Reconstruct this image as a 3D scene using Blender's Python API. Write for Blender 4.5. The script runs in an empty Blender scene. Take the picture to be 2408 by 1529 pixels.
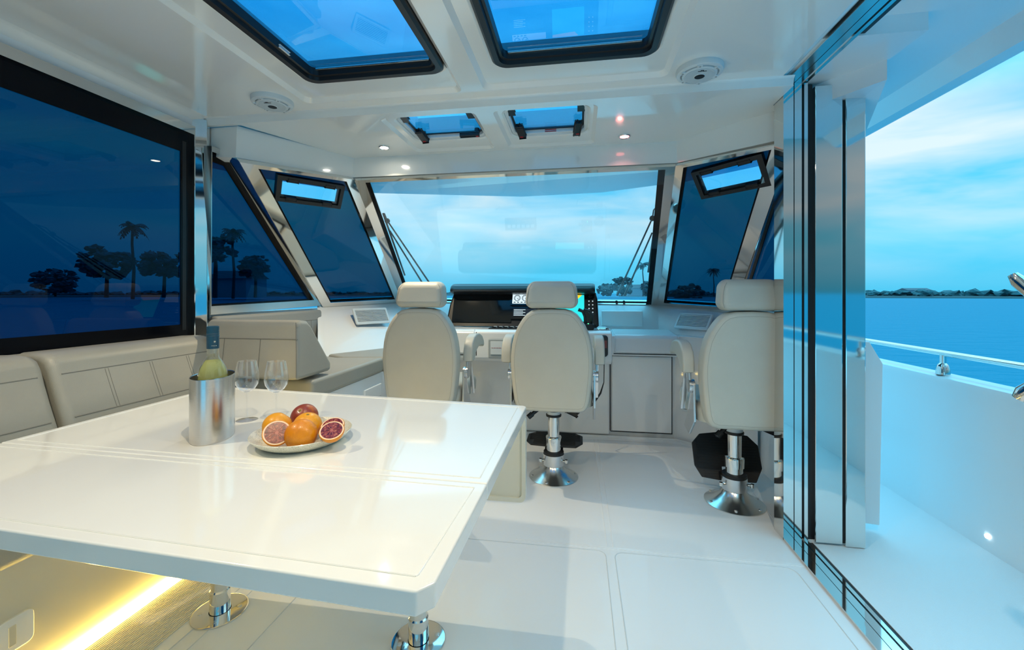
import bpy, bmesh, math, random
from mathutils import Vector, Matrix, noise
V = Vector
PI = math.pi
SC = bpy.context.scene
COL = SC.collection
random.seed(7)

# ------------------------------------------------------------------ camera
EYE = 1.2                       # lens height above the saloon sole, metres
FPX = 1000.0                    # focal length in pixels of a 2408 x 1529 frame
cam_d = bpy.data.cameras.new('camera')
cam = bpy.data.objects.new('camera', cam_d)
COL.objects.link(cam)
cam_d.sensor_fit = 'HORIZONTAL'
cam_d.sensor_width = 36.0
cam_d.lens = 36.0 * FPX / 2408
cam_d.shift_y = -(764.5 - 690.0) / 2408
cam_d.clip_start = 0.02
cam_d.clip_end = 8000
cam.location = (0, 0, EYE)
cam.rotation_euler = (PI / 2, 0, math.atan(0.156))
SC.camera = cam

# ------------------------------------------------------------------ view, sky
SC.view_settings.view_transform = 'Standard'
SC.view_settings.look = 'None'
SC.view_settings.gamma = 1
SC.view_settings.exposure = 0.50
SC.view_settings.use_curve_mapping = False
SC.cycles.use_denoising = True
SC.cycles.max_bounces = 10
SC.cycles.diffuse_bounces = 6
SC.cycles.glossy_bounces = 5
SC.cycles.transparent_max_bounces = 24
SC.cycles.transmission_bounces = 10
SC.cycles.caustics_reflective = False
SC.cycles.caustics_refractive = False
SC.cycles.sample_clamp_indirect = 6

SKY_LIGHT = 1.0
ASTERN = .35
world = bpy.data.worlds.new('dusk_sky')
SC.world = world
world.use_nodes = True
wt = world.node_tree
wt.nodes.clear()


def N(tree, kind, **kw):
    n = tree.nodes.new(kind)
    for k, v in kw.items():
        if k in n.inputs:
            n.inputs[k].default_value = v
        else:
            setattr(n, k, v)
    return n


def ramp(tree, stops):
    r = tree.nodes.new('ShaderNodeValToRGB')
    el = r.color_ramp.elements
    while len(el) > len(stops):
        el.remove(el[-1])
    while len(el) < len(stops):
        el.new(0.5)
    for e, (p, c) in zip(el, stops):
        e.position = p
        e.color = (*c, 1) if len(c) == 3 else c
    return r


L = wt.links.new
tc = N(wt, 'ShaderNodeTexCoord')
sep = N(wt, 'ShaderNodeSeparateXYZ')
L(tc.outputs['Generated'], sep.inputs[0])
base = ramp(wt, [(0.0, (.05, .42, .65)), (.10, (.09, .52, .74)), (.30, (.08, .46, .76)), (.50, (.14, .98, 1.55)), (1.0, (.20, 1.7, 2.6))])
L(sep.outputs['Z'], base.inputs['Fac'])
mp = N(wt, 'ShaderNodeMapping')
mp.inputs['Scale'].default_value = (1.6, 1.6, 6.5)
L(tc.outputs['Generated'], mp.inputs['Vector'])
cl = N(wt, 'ShaderNodeTexNoise', Scale=1.7, Detail=5.0, Roughness=.5, Distortion=.35)
L(mp.outputs[0], cl.inputs['Vector'])
clr = ramp(wt, [(.33, (0, 0, 0)), (.62, (1, 1, 1))])
L(cl.outputs['Fac'], clr.inputs['Fac'])
band = ramp(wt, [(0.0, (.0,) * 3), (.06, (.22,) * 3), (.17, (1.0,) * 3), (.42, (.85,) * 3), (.8, (.42,) * 3)])
L(sep.outputs['Z'], band.inputs['Fac'])
mul = N(wt, 'ShaderNodeMath', operation='MULTIPLY')
L(clr.outputs[0], mul.inputs[0])
L(band.outputs[0], mul.inputs[1])
mixc = N(wt, 'ShaderNodeMixRGB')
cloud_c = ramp(wt, [(.30, (.56, .68, .74)), (.65, (1.1, 2.3, 3.0))])
L(sep.outputs['Z'], cloud_c.inputs['Fac'])
L(cloud_c.outputs[0], mixc.inputs['Color2'])
L(mul.outputs[0], mixc.inputs['Fac'])
L(base.outputs[0], mixc.inputs['Color1'])
bg = N(wt, 'ShaderNodeBackground')
# the sky is dimmed astern, out of view, to darken faces turned aft
ast = N(wt, 'ShaderNodeMapRange')
ast.inputs['From Min'].default_value = .1
ast.inputs['From Max'].default_value = -.9
ast.inputs['To Min'].default_value = 1.0
ast.inputs['To Max'].default_value = ASTERN
L(sep.outputs['Y'], ast.inputs['Value'])
stm = N(wt, 'ShaderNodeMath', operation='MULTIPLY')
stm.inputs[1].default_value = SKY_LIGHT
L(ast.outputs[0], stm.inputs[0])
L(mixc.outputs[0], bg.inputs['Color'])
L(stm.outputs[0], bg.inputs['Strength'])
wo = N(wt, 'ShaderNodeOutputWorld')
L(bg.outputs[0], wo.inputs['Surface'])

LAMP_WARM = (1.0, .82, .54)
LAMP_W = 30.0                   # watts of one ceiling downlight


# ------------------------------------------------------------------ materials
def mat(name, color, rough=.5, metal=0.0, coat=0.0, bump=0.0, bscale=200, var=0.0, vscale=4.0, emit=None, estr=0.0, spec=.5):
    m = bpy.data.materials.new(name)
    m.use_nodes = True
    t = m.node_tree
    b = t.nodes['Principled BSDF']
    b.inputs['Base Color'].default_value = (*color, 1)
    b.inputs['Roughness'].default_value = rough
    b.inputs['Metallic'].default_value = metal
    b.inputs['Coat Weight'].default_value = coat
    b.inputs['Coat Roughness'].default_value = .04
    b.inputs['Specular IOR Level'].default_value = spec
    if var:
        tx = N(t, 'ShaderNodeTexCoord')
        n = N(t, 'ShaderNodeTexNoise', Scale=vscale, Detail=4.0)
        t.links.new(tx.outputs['Object'], n.inputs['Vector'])
        r = ramp(t, [(.3, tuple(c * (1 - var) for c in color)), (.7, tuple(min(1, c * (1 + var * .6)) for c in color))])
        t.links.new(n.outputs['Fac'], r.inputs['Fac'])
        t.links.new(r.outputs[0], b.inputs['Base Color'])
    if bump:
        tx = N(t, 'ShaderNodeTexCoord')
        n = N(t, 'ShaderNodeTexNoise', Scale=bscale, Detail=2.0)
        t.links.new(tx.outputs['Object'], n.inputs['Vector'])
        bp = N(t, 'ShaderNodeBump', Strength=bump, Distance=.002)
        t.links.new(n.outputs['Fac'], bp.inputs['Height'])
        t.links.new(bp.outputs[0], b.inputs['Normal'])
    if emit:
        b.inputs['Emission Color'].default_value = (*emit, 1)
        b.inputs['Emission Strength'].default_value = estr
    return m


def pane_mat(name, tint, refl=1.0):
    """clear or tinted sheet glass: light passes straight through, tinted, with a fresnel mirror on both faces"""
    m = bpy.data.materials.new(name)
    m.use_nodes = True
    t = m.node_tree
    t.nodes.clear()
    geo = N(t, 'ShaderNodeNewGeometry')
    mr = N(t, 'ShaderNodeMapRange')
    mr.inputs['To Min'].default_value = 1.5
    mr.inputs['To Max'].default_value = 1 / 1.5
    t.links.new(geo.outputs['Backfacing'], mr.inputs['Value'])
    fr = N(t, 'ShaderNodeFresnel')
    t.links.new(mr.outputs[0], fr.inputs['IOR'])
    ml = N(t, 'ShaderNodeMath', operation='MULTIPLY')
    ml.inputs[1].default_value = refl
    t.links.new(fr.outputs[0], ml.inputs[0])
    tr = N(t, 'ShaderNodeBsdfTransparent')
    tr.inputs['Color'].default_value = (*[c ** .5 for c in tint], 1)
    gl = N(t, 'ShaderNodeBsdfGlossy', Roughness=0.0)
    gl.inputs['Color'].default_value = (1, 1, 1, 1)
    mx = N(t, 'ShaderNodeMixShader')
    t.links.new(ml.outputs[0], mx.inputs[0])
    t.links.new(tr.outputs[0], mx.inputs[1])
    t.links.new(gl.outputs[0], mx.inputs[2])
    o = N(t, 'ShaderNodeOutputMaterial')
    t.links.new(mx.outputs[0], o.inputs[0])
    return m


def brushed(name, color, rough):
    m = mat(name, color, rough, 1.0)
    t = m.node_tree
    b = t.nodes['Principled BSDF']
    tx = N(t, 'ShaderNodeTexCoord')
    mpn = N(t, 'ShaderNodeMapping')
    mpn.inputs['Scale'].default_value = (6, 6, 260)
    n = N(t, 'ShaderNodeTexNoise', Scale=4.0, Detail=3.0)
    t.links.new(tx.outputs['Object'], mpn.inputs['Vector'])
    t.links.new(mpn.outputs[0], n.inputs['Vector'])
    bp = N(t, 'ShaderNodeBump', Strength=.12, Distance=.001)
    t.links.new(n.outputs['Fac'], bp.inputs['Height'])
    t.links.new(bp.outputs[0], b.inputs['Normal'])
    return m


M = {
    'gel': mat('gelcoat_white', (.86, .87, .87), .22, coat=.5),
    'gel_ceiling': mat('gelcoat_ceiling', (.86, .87, .84), .16, coat=.6),
    'gel_wall': mat('gelcoat_wall', (.86, .88, .89), .25, coat=.4),
    'sole': mat('floor_gelcoat', (.83, .85, .86), .28, coat=.2, bump=.25, bscale=900),
    'deck': mat('deck_nonskid', (.78, .85, .87), .5, bump=.5, bscale=700),
    'bulwark': mat('bulwark_gelcoat', (.80, .85, .87), .25, coat=.3),
    'seam': mat('floor_seam', (.62, .66, .68), .5),
    'leather': mat('leather_pale_grey', (.55, .54, .475), .42, bump=.25, bscale=420, var=.04, vscale=6),
    'leather_sofa': mat('leather_taupe', (.36, .355, .31), .42, bump=.25, bscale=420, var=.05, vscale=5),
    'leather_side': mat('leather_mid_grey', (.30, .31, .30), .45, bump=.25, bscale=420),
    'stitch': mat('stitching', (.20, .20, .18), .7),
    'piping': mat('chair_piping', (.40, .39, .34), .5),
    'steel': mat('polished_stainless', (.80, .79, .76), .05, 1.0),
    'satin': mat('satin_stainless', (.74, .73, .70), .22, 1.0),
    'alu': mat('brushed_aluminium', (.72, .73, .74), .24, 1.0),
    'cooler': brushed('brushed_steel', (.66, .65, .63), .24),
    'black': mat('black_plastic', (.012, .013, .015), .35),
    'gloss_black': mat('gloss_black', (.006, .008, .010), .06),
    'rubber': mat('black_rubber', (.010, .010, .012), .55),
    'gasket': mat('gasket_black', (.006, .006, .008), .4),
    'frit': mat('window_frit', (.002, .003, .006), .2, spec=.15),
    'grey_plastic': mat('grey_plastic', (.36, .40, .41), .45),
    'vent_white': mat('vent_plastic', (.72, .77, .79), .35),
    'dark_gap': mat('vent_gap', (.015, .017, .02), .8),
    'speaker': mat('speaker_plastic', (.66, .72, .74), .4),
    'table': mat('table_gelcoat', (.87, .88, .84), .10, coat=.6, var=.015, vscale=3),
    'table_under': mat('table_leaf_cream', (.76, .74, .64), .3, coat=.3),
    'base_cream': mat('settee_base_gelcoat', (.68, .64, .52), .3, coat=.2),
    'red': mat('red_button', (.5, .02, .02), .4),
    'plate': None, 'peel': None,
    'glass_clear': pane_mat('windscreen_glass', (.86, .96, .98)),
    'glass_tint': pane_mat('side_window_tint', (.001, .048, .108), .36),
    'glass_front': pane_mat('front_pane_tint', (.002, .070, .128), .4),
    'glass_hatch': pane_mat('hatch_glass', (.03, .22, .40)),
    'glass_small_hatch': pane_mat('small_hatch_glass', (.10, .62, 1.0)),
    'glass_vent': pane_mat('vent_glass', (.10, .62, 1.0)),
    'lens': mat('lamp_lens', (1, 1, 1), .3, emit=(1, .93, .78), estr=40),
    'lens_red': mat('lamp_lens_red', (1, .3, .3), .3, emit=(1, .22, .20), estr=6),
    'led': mat('led_strip', (1, .8, .4), .3, emit=(1, .70, .16), estr=30),
    'trunk': mat('tree_bark', (.03, .05, .06), .9),
    'leaf': mat('tree_leaf_hazed', (.015, .10, .12), .8, var=.3, vscale=.4),  # bluish distance haze is mixed into the leaf colour
    'land': mat('shore_ground', (.02, .06, .07), .9),
    'house': mat('house_wall', (.35, .45, .5), .8),
    'house_roof': mat('house_roof', (.08, .10, .12), .8),
    'capsule': mat('bottle_capsule', (.012, .055, .095), .3),
    'print': mat('capsule_print', (.65, .62, .5), .5),
}


# ------------------------------------------------------------------ mesh helpers
def nb():
    return bmesh.new()


def grab(bm, fn):
    """run fn, return the vertices it added"""
    n0 = len(bm.verts)
    fn()
    bm.verts.ensure_lookup_table()
    return [bm.verts[i] for i in range(n0, len(bm.verts))]


def box(bm, lo, hi, bev=0.0, seg=2):
    lo, hi = V(lo), V(hi)
    t = bmesh.new()
    bmesh.ops.create_cube(t, size=1)
    for v in t.verts:
        v.co = V(((lo[i] + hi[i]) / 2 + v.co[i] * (hi[i] - lo[i])) for i in range(3))
    if bev:
        bmesh.ops.bevel(t, geom=t.edges[:] + t.verts[:], offset=bev, segments=seg, profile=.5, affect='EDGES')
    merge(bm, t)
    return bm


def merge(bm, t, mtx=None):
    if mtx is not None:
        bmesh.ops.transform(t, matrix=mtx, verts=t.verts)
    me = bpy.data.meshes.new('tmp')
    t.to_mesh(me)
    t.free()
    bm.from_mesh(me)
    bpy.data.meshes.remove(me)


def loft(bm, rings, closed=True, caps=True):
    vs = [[bm.verts.new(p) for p in r] for r in rings]
    n = len(rings[0])
    for a, b in zip(vs[:-1], vs[1:]):
        for i in range(n if closed else n - 1):
            j = (i + 1) % n
            try:
                bm.faces.new((a[i], a[j], b[j], b[i]))
            except ValueError:
                pass
    if caps and closed:
        bm.faces.new(vs[0][::-1])
        bm.faces.new(vs[-1])
    return vs


def lathe(bm, prof, c=(0, 0, 0), n=32, cap=True):
    c = V(c)
    rings = [[c + V((r * math.cos(2 * PI * k / n), r * math.sin(2 * PI * k / n), z)) for k in range(n)] for r, z in prof]
    loft(bm, rings, True, cap)
    return bm


def tube(bm, pts, r, n=10, closed=False):
    pts = [V(p) for p in pts]
    rs = r if isinstance(r, (list, tuple)) else [r] * len(pts)
    rings = []
    prev = None
    for i, p in enumerate(pts):
        if closed:
            d = (pts[(i + 1) % len(pts)] - pts[i - 1])
        else:
            d = pts[min(i + 1, len(pts) - 1)] - pts[max(i - 1, 0)]
        d.normalize()
        if prev is None:
            a = d.orthogonal().normalized()
        else:
            a = prev - d * prev.dot(d)
            a = a.normalized() if a.length > 1e-6 else d.orthogonal().normalized()
        prev = a
        b = d.cross(a)
        rings.append([p + (a * math.cos(2 * PI * k / n) + b * math.sin(2 * PI * k / n)) * rs[i] for k in range(n)])
    if closed:
        rings.append(rings[0])
        loft(bm, rings, True, False)
        bmesh.ops.remove_doubles(bm, verts=bm.verts, dist=1e-6)
    else:
        loft(bm, rings)
    return bm


def bar(bm, p, q, w, d, up, bev=0.0):
    """rectangular bar from p to q; w across (in plane), d along 'up'"""
    p, q, up = V(p), V(q), V(up)
    ax = (q - p).normalized()
    s = ax.cross(up).normalized()
    u = s.cross(ax).normalized()
    t = bmesh.new()
    bmesh.ops.create_cube(t, size=1)
    ln = (q - p).length
    for v in t.verts:
        v.co = (p + q) / 2 + ax * v.co.x * ln + s * v.co.y * w + u * v.co.z * d
    if bev:
        bmesh.ops.bevel(t, geom=t.edges[:] + t.verts[:], offset=bev, segments=2, profile=.5, affect='EDGES')
    merge(bm, t)
    return bm


def prism(bm, pts, off, bev=0.0, seg=2):
    """polygon (3-D points) extruded by the vector off"""
    t = bmesh.new()
    a = [t.verts.new(V(p)) for p in pts]
    b = [t.verts.new(V(p) + V(off)) for p in pts]
    n = len(pts)
    t.faces.new(a[::-1])
    t.faces.new(b)
    for i in range(n):
        j = (i + 1) % n
        t.faces.new((a[i], a[j], b[j], b[i]))
    bmesh.ops.recalc_face_normals(t, faces=t.faces)
    if bev:
        bmesh.ops.bevel(t, geom=t.edges[:] + t.verts[:], offset=bev, segments=seg, profile=.5, affect='EDGES')
    merge(bm, t)
    return bm


def rrect(x0, x1, y0, y1, r, seg=6):
    o = []
    for cx, cy, a0 in ((x1 - r, y1 - r, 0), (x0 + r, y1 - r, 90), (x0 + r, y0 + r, 180), (x1 - r, y0 + r, 270)):
        for k in range(seg + 1):
            a = math.radians(a0 + 90 * k / seg)
            o.append((cx + r * math.cos(a), cy + r * math.sin(a)))
    return o


def inset2(pts, d):
    """2-D outline (counter-clockwise) moved inwards by d"""
    n = len(pts)
    o = []
    for i in range(n):
        p0, p1, p2 = V(pts[i - 1]), V(pts[i]), V(pts[(i + 1) % n])
        e1 = (p1 - p0)
        e2 = (p2 - p1)
        n1 = V((-e1.y, e1.x)).normalized() if e1.length > 1e-9 else V((0, 0))
        n2 = V((-e2.y, e2.x)).normalized() if e2.length > 1e-9 else V((0, 0))
        m = n1 + n2
        m = m.normalized() if m.length > 1e-9 else n1
        o.append(tuple(p1 + m * d))
    return o


def pillow(bm, outline, levels, to3):
    """loft a 2-D outline through (depth, inset) levels; to3 maps (a, b, depth) to a point"""
    rings = []
    for dep, ins in levels:
        q = inset2(outline, ins) if ins else outline
        rings.append([to3(a, b, dep) for a, b in q])
    loft(bm, rings)
    bmesh.ops.recalc_face_normals(bm, faces=bm.faces)
    return bm


def quad_ring(bm, quad, widths, thick, lift=0.0):
    """frame inside a planar quad: widths per side, thickness along the normal, lifted by lift"""
    q = [V(p) for p in quad]
    inner = inner_quad(quad, widths)
    n = (q[1] - q[0]).cross(q[3] - q[0]).normalized()
    k = len(q)
    a = [bm.verts.new(p + n * lift) for p in q]
    b = [bm.verts.new(p + n * lift) for p in inner]
    c = [bm.verts.new(p + n * (lift + thick)) for p in q]
    d = [bm.verts.new(p + n * (lift + thick)) for p in inner]
    for i in range(k):
        j = (i + 1) % k
        bm.faces.new((a[i], b[i], b[j], a[j]))
        bm.faces.new((c[i], c[j], d[j], d[i]))
        bm.faces.new((a[i], a[j], c[j], c[i]))
        bm.faces.new((b[i], d[i], d[j], b[j]))
    bmesh.ops.recalc_face_normals(bm, faces=bm.faces)
    return inner


def inner_quad(quad, widths):
    q = [V(p) for p in quad]
    k = len(q)
    if not isinstance(widths, (list, tuple)):
        widths = [widths] * k
    n = (q[1] - q[0]).cross(q[-1] - q[0]).normalized()
    x = (q[1] - q[0]).normalized()
    y = n.cross(x)
    p2 = [V(((p - q[0]).dot(x), (p - q[0]).dot(y))) for p in q]
    lines = []
    for i in range(k):
        a, b = p2[i], p2[(i + 1) % k]
        e = (b - a).normalized()
        nn = V((-e.y, e.x))
        lines.append((a + nn * widths[i], e))
    out = []
    for i in range(k):
        p, r = lines[i - 1]
        s, t = lines[i]
        den = r.x * t.y - r.y * t.x
        u = ((s.x - p.x) * t.y - (s.y - p.y) * t.x) / den
        h = p + r * u
        out.append(q[0] + x * h.x + y * h.y + n * ((q[i] - q[0]).dot(n)))
    return out


def fill_loops(bm, loops):
    """flat face between closed loops of points"""
    es = []
    vv = []
    for lp in loops:
        vs = [bm.verts.new(V(p)) for p in lp]
        vv.append(vs)
        for i in range(len(vs)):
            es.append(bm.edges.new((vs[i], vs[(i + 1) % len(vs)])))
    bmesh.ops.triangle_fill(bm, use_beauty=True, use_dissolve=False, edges=es)
    return vv


# ------------------------------------------------------------------ object helpers
def root_loc(o):
    while o.parent:
        o = o.parent
    return o.location.copy()


SPLIT = {'screw', 'bolt', 'clamp_screw', 'lever', 'footrest_arm', 'arm_bracket', 'floor_seam', 'floor_groove', 'piping'}


def islands(bm):
    bm.verts.index_update()
    seen = set()
    out = []
    for v in bm.verts:
        if v.index in seen:
            continue
        st, grp = [v], set()
        while st:
            a = st.pop()
            if a.index in grp:
                continue
            grp.add(a.index)
            st += [e.other_vert(a) for e in a.link_edges]
        seen |= grp
        out.append(grp)
    return out


def obj(name, bm, m, parent=None, smooth=35, origin=True):
    if name in SPLIT and parent is not None:            # each screw, lever ... is a mesh of its own
        groups = islands(bm)
        if len(groups) > 1:
            first = None
            for g in groups:
                c = bm.copy()
                bmesh.ops.delete(c, geom=[v for v in c.verts if v.index not in g], context='VERTS')
                o = obj1(name, c, m, parent, smooth)
                first = first or o
            bm.free()
            return first
    return obj1(name, bm, m, parent, smooth, origin)


def obj1(name, bm, m, parent=None, smooth=35, origin=True):
    me = bpy.data.meshes.new(name)
    if parent is not None:
        rl = root_loc(parent)
        bmesh.ops.translate(bm, vec=-rl, verts=bm.verts)
    loc = V((0, 0, 0))
    if parent is None and origin and bm.verts:
        xs = [v.co.x for v in bm.verts]
        ys = [v.co.y for v in bm.verts]
        zs = [v.co.z for v in bm.verts]
        loc = V(((min(xs) + max(xs)) / 2, (min(ys) + max(ys)) / 2, min(zs)))
        bmesh.ops.translate(bm, vec=-loc, verts=bm.verts)
    bm.normal_update()
    bm.to_mesh(me)
    bm.free()
    if smooth:
        for p in me.polygons:
            p.use_smooth = True
        me.set_sharp_from_angle(angle=math.radians(smooth))
    mm = M[m] if isinstance(m, str) else m
    me.materials.append(mm)
    o = bpy.data.objects.new(name, me)
    COL.objects.link(o)
    o.location = loc
    if parent is not None:
        o.parent = parent
    if smooth:
        w_ = o.modifiers.new('weighted_normal', 'WEIGHTED_NORMAL')
        w_.keep_sharp = True
        w_.weight = 80
    return o


def tag(o, label, cat, group=None, kind=None):
    o['label'] = label
    o['category'] = cat
    if group:
        o['group'] = group
    if kind:
        o['kind'] = kind
    return o


def thing(name, label, cat, loc=(0, 0, 0), group=None):
    o = bpy.data.objects.new(name, None)
    o.empty_display_size = .1
    COL.objects.link(o)
    o.location = loc
    return tag(o, label, cat, group)


def struct(name, bm, m, parent=None, smooth=35, label=None):
    o = obj(name, bm, m, parent, smooth)
    o['kind'] = 'structure'
    if label:
        o['label'] = label
    return o


def copy_tree(o, parent=None):
    c = o.copy()
    COL.objects.link(c)
    if parent is not None:
        c.parent = parent
    for ch in list(o.children):
        copy_tree(ch, c)
    return c


def pane(bm, quad, hole=None):
    """one sheet of glass, 6 mm thick, optionally with a four-cornered hole"""
    q = [V(p) for p in quad]
    n = (q[1] - q[0]).cross(q[-1] - q[0]).normalized()
    t = bmesh.new()
    q = [p - n * (p - q[0]).dot(n) for p in q]
    if hole:
        # outer and inner corners paired into four strips round the hole
        h = [V(p) - n * (V(p) - q[0]).dot(n) for p in hole]
        cq, chh = sum(q, V()) / 4, sum(h, V()) / 4
        x = (q[1] - q[0]).normalized()
        y = n.cross(x)
        ang = lambda p, c: math.atan2((p - c).dot(y), (p - c).dot(x))
        q = sorted(q, key=lambda p: ang(p, cq))
        h = sorted(h, key=lambda p: ang(p, chh))
        k0 = min(range(4), key=lambda k: sum((q[i] - cq).normalized().dot((h[(i + k) % 4] - chh).normalized()) * -1 for i in range(4)))
        h = [h[(i + k0) % 4] for i in range(4)]
        qv, hv = [t.verts.new(p) for p in q], [t.verts.new(p) for p in h]
        for i in range(4):
            j = (i + 1) % 4
            t.faces.new((qv[i], qv[j], hv[j], hv[i]))
    else:
        fill_loops(t, [q])
    bmesh.ops.recalc_face_normals(t, faces=t.faces)
    r = bmesh.ops.extrude_face_region(t, geom=t.faces[:])
    bmesh.ops.translate(t, vec=n * .006, verts=[g for g in r['geom'] if isinstance(g, bmesh.types.BMVert)])
    bmesh.ops.recalc_face_normals(t, faces=t.faces)
    merge(bm, t)
    return bm


def window(name, quad, steel, frit, glass, hole=None, depth=.05, label=None, metal='steel'):
    """quad counter-clockwise seen from inside; steel, frit: widths per side (bottom, right, top, left)"""
    w = bpy.data.objects.new(name, None)
    COL.objects.link(w)
    w.location = sum((V(p) for p in quad), V()) / 4
    w['kind'] = 'structure'
    if label:
        w['label'] = label
    bm = nb()
    q1 = quad_ring(bm, quad, steel, depth, -depth * .5)
    obj('window_frame', bm, metal, w, 20)
    bm = nb()
    q2 = quad_ring(bm, q1, frit, .004, -.001)
    obj('window_gasket', bm, 'frit', w, 20)
    bm = nb()
    q = inner_quad(q1, -.002)
    nrm = (q[1] - q[0]).cross(q[-1] - q[0]).normalized()
    pane(bm, [p - nrm * .010 for p in q], [V(p) - nrm * .010 for p in hole] if hole else None)
    obj('window_pane', bm, glass, w, 0)
    return w, q1, q2


# ================================================================== STRUCTURE
ZC, ZF = 2.2, 2.16              # ceiling heights: saloon, helm
STEP = 2.12                     # where the ceiling steps down
XL, XR, XD = -2.13, 1.22, .985  # port wall, starboard wall by the helm, door plane
AFT = -1.7

# floor of the saloon with moulded seams
bm = nb()
box(bm, (XL - .05, AFT - .1, -.10), (XD, 4.3, 0))
box(bm, (XD, 2.27, -.10), (XR + .05, 4.3, 0))
floor = struct('floor', bm, 'sole', label='white moulded floor of the saloon')
bm = nb()
for p, q, w in (((-.30, 2.05), (.98, 2.05), .016), ((.135, 2.0595), (.125, 3.6), .005), ((.165, 2.0595), (.158, 3.6), .005), ((1.02, 2.32), (1.05, 3.1), .006)):
    bar(bm, (*p, .0004), (*q, .0004), w, .002, (0, 0, 1))
obj('floor_seam', bm, 'gel', floor, 0)
bm = nb()
for x0, x1 in ((-1.1, .125), (.165, .93)):
    pts = rrect(x0, x1, .2, 2.02, .04, 5)
    tube(bm, [(a, b, .0) for a, b in pts], .0022, 6, True)
for x in (-1.36, -1.30):
    tube(bm, [(x, -.5, .0), (x, 2.0, .0)], .0025, 6)
obj('floor_groove', bm, 'seam', floor)
bm = nb()
for i in range(26):
    x = -1.64 + i * .009
    bar(bm, (x, -.5, .001), (x, 2.05, .001), .004, .003, (0, 0, 1))
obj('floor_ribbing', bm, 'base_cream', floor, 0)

# ceiling: two levels with recesses around the four roof hatches
HB = [(-1.273, -.599, .95, 1.87), (-.364, .322, .95, 1.87)]
RB = [(-1.415, -.566, .82, 2.05), (-.459, .405, .82, 2.05)]
HS = [(-1.01, -.565, 2.235, 2.605), (-.393, .045, 2.235, 2.625)]
RS = [(-1.085, -.545, 2.20, 2.765), (-.45, .10, 2.20, 2.775)]


def recess(bm, rec, hat, z, up):
    a = [(x, y, z) for x, y in rrect(*rec, .035, 4)]
    b = [(x, y, z + up) for x, y in rrect(rec[0] + .02, rec[1] - .02, rec[2] + .02, rec[3] - .02, .03, 4)]
    h = [(x, y, z + up) for x, y in rrect(hat[0] - .02, hat[1] + .02, hat[2] - .02, hat[3] + .02, .07, 6)]
    loft(bm, [a, b], True, False)
    fill_loops(bm, [b, h])
    g = [(x, y, z + up + .006) for x, y in rrect(hat[0] - .008, hat[1] + .008, hat[2] - .008, hat[3] + .008, .065, 6)]
    hh = [(x, y, z + .07) for x, y in rrect(hat[0] - .005, hat[1] + .005, hat[2] - .005, hat[3] + .005, .065, 6)]
    loft(bm, [h, g, hh], True, False)
    return a


bm = nb()
loops = [[(XL, AFT, ZC), (.93, AFT, ZC), (.93, STEP, ZC), (XL, STEP, ZC)]]
for r, h in zip(RB, HB):
    loops.append(recess(bm, r, h, ZC, .018))
fill_loops(bm, loops)
loft(bm, [[(XL, STEP, ZC), (.98, STEP, ZC)], [(XL, STEP + .012, ZC - .012), (.98, STEP + .012, ZC - .012)], [(XL, STEP + .018, ZF), (.98, STEP + .018, ZF)]], False)
CL = [(-2.13, STEP + .018), (-2.12, 2.16), (-1.906, 2.16), (-1.60, 2.79), (-1.566, 2.815), (.607, 2.815), (.64, 2.79), (1.03, 2.42), (1.21, 2.36), (1.21, 2.35), (.983, 2.35), (.983, STEP + .018)]
loops = [[(x, y, ZF) for x, y in CL]]
for r, h in zip(RS, HS):
    loops.append(recess(bm, r, h, ZF, .014))
fill_loops(bm, loops)
# coves and fascia down to the window heads
path = [(-2.13, 2.17), (-1.93, 2.165), (-1.575, 2.81), (.612, 2.81), (1.03, 2.42), (1.21, 2.36)]
zb = [1.99, 1.975, 2.02, 2.02, 2.0, 2.0]
loft(bm, [[(x, y, ZF) for x, y in path], [(x, y - .004, ZF - .02) for x, y in path], [(x, y - .012, z) for (x, y), z in zip(path, zb)], [(x, y + .05, z - .01) for (x, y), z in zip(path, zb)]], False)
loft(bm, [[(XL + .0, AFT, ZC - .03), (XL + .0, 2.10, ZC - .03)], [(XL + .03, AFT, ZC - .005), (XL + .03, 2.12, ZC - .005)], [(XL + .06, AFT, ZC + .001), (XL + .06, 2.12, ZC + .001)]], False)
loft(bm, [[(.90, AFT, ZC + .001), (.90, 2.25, ZC + .001)], [(.95, AFT, ZC + .012), (.95, 2.25, ZC + .012)], [(.975, AFT, ZC + .03), (.975, 2.25, ZC + .03)], [(.975, AFT, ZC + .1), (.975, 2.25, ZC + .1)]], False)
ceiling = struct('ceiling', bm, 'gel_ceiling', label='glossy white moulded cabin ceiling with hatch recesses')

# the roof over it, closing the cabin against the sky
bm = nb()
XB = [-2.25, -1.30, -.58, -.385, .345, 1.15]
YB = [AFT - .1, .93, 1.89]
for i in range(5):
    for j in range(2):
        if i in (1, 3) and j == 1:
            continue
        box(bm, (XB[i], YB[j], ZC + .068), (XB[i + 1], YB[j + 1], ZC + .13))
XB = [-2.25, -1.02, -.55, -.405, .06, 1.35]
YB = [1.89, 2.22, 2.62, 2.86]
for i in range(5):
    for j in range(3):
        if i in (1, 3) and j == 1:
            continue
        box(bm, (XB[i], YB[j], ZF + .068), (XB[i + 1], YB[j + 1], ZC + .13))
struct('trim_1', bm, 'gel', label='white outer shell of the cabin roof', smooth=0)
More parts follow.
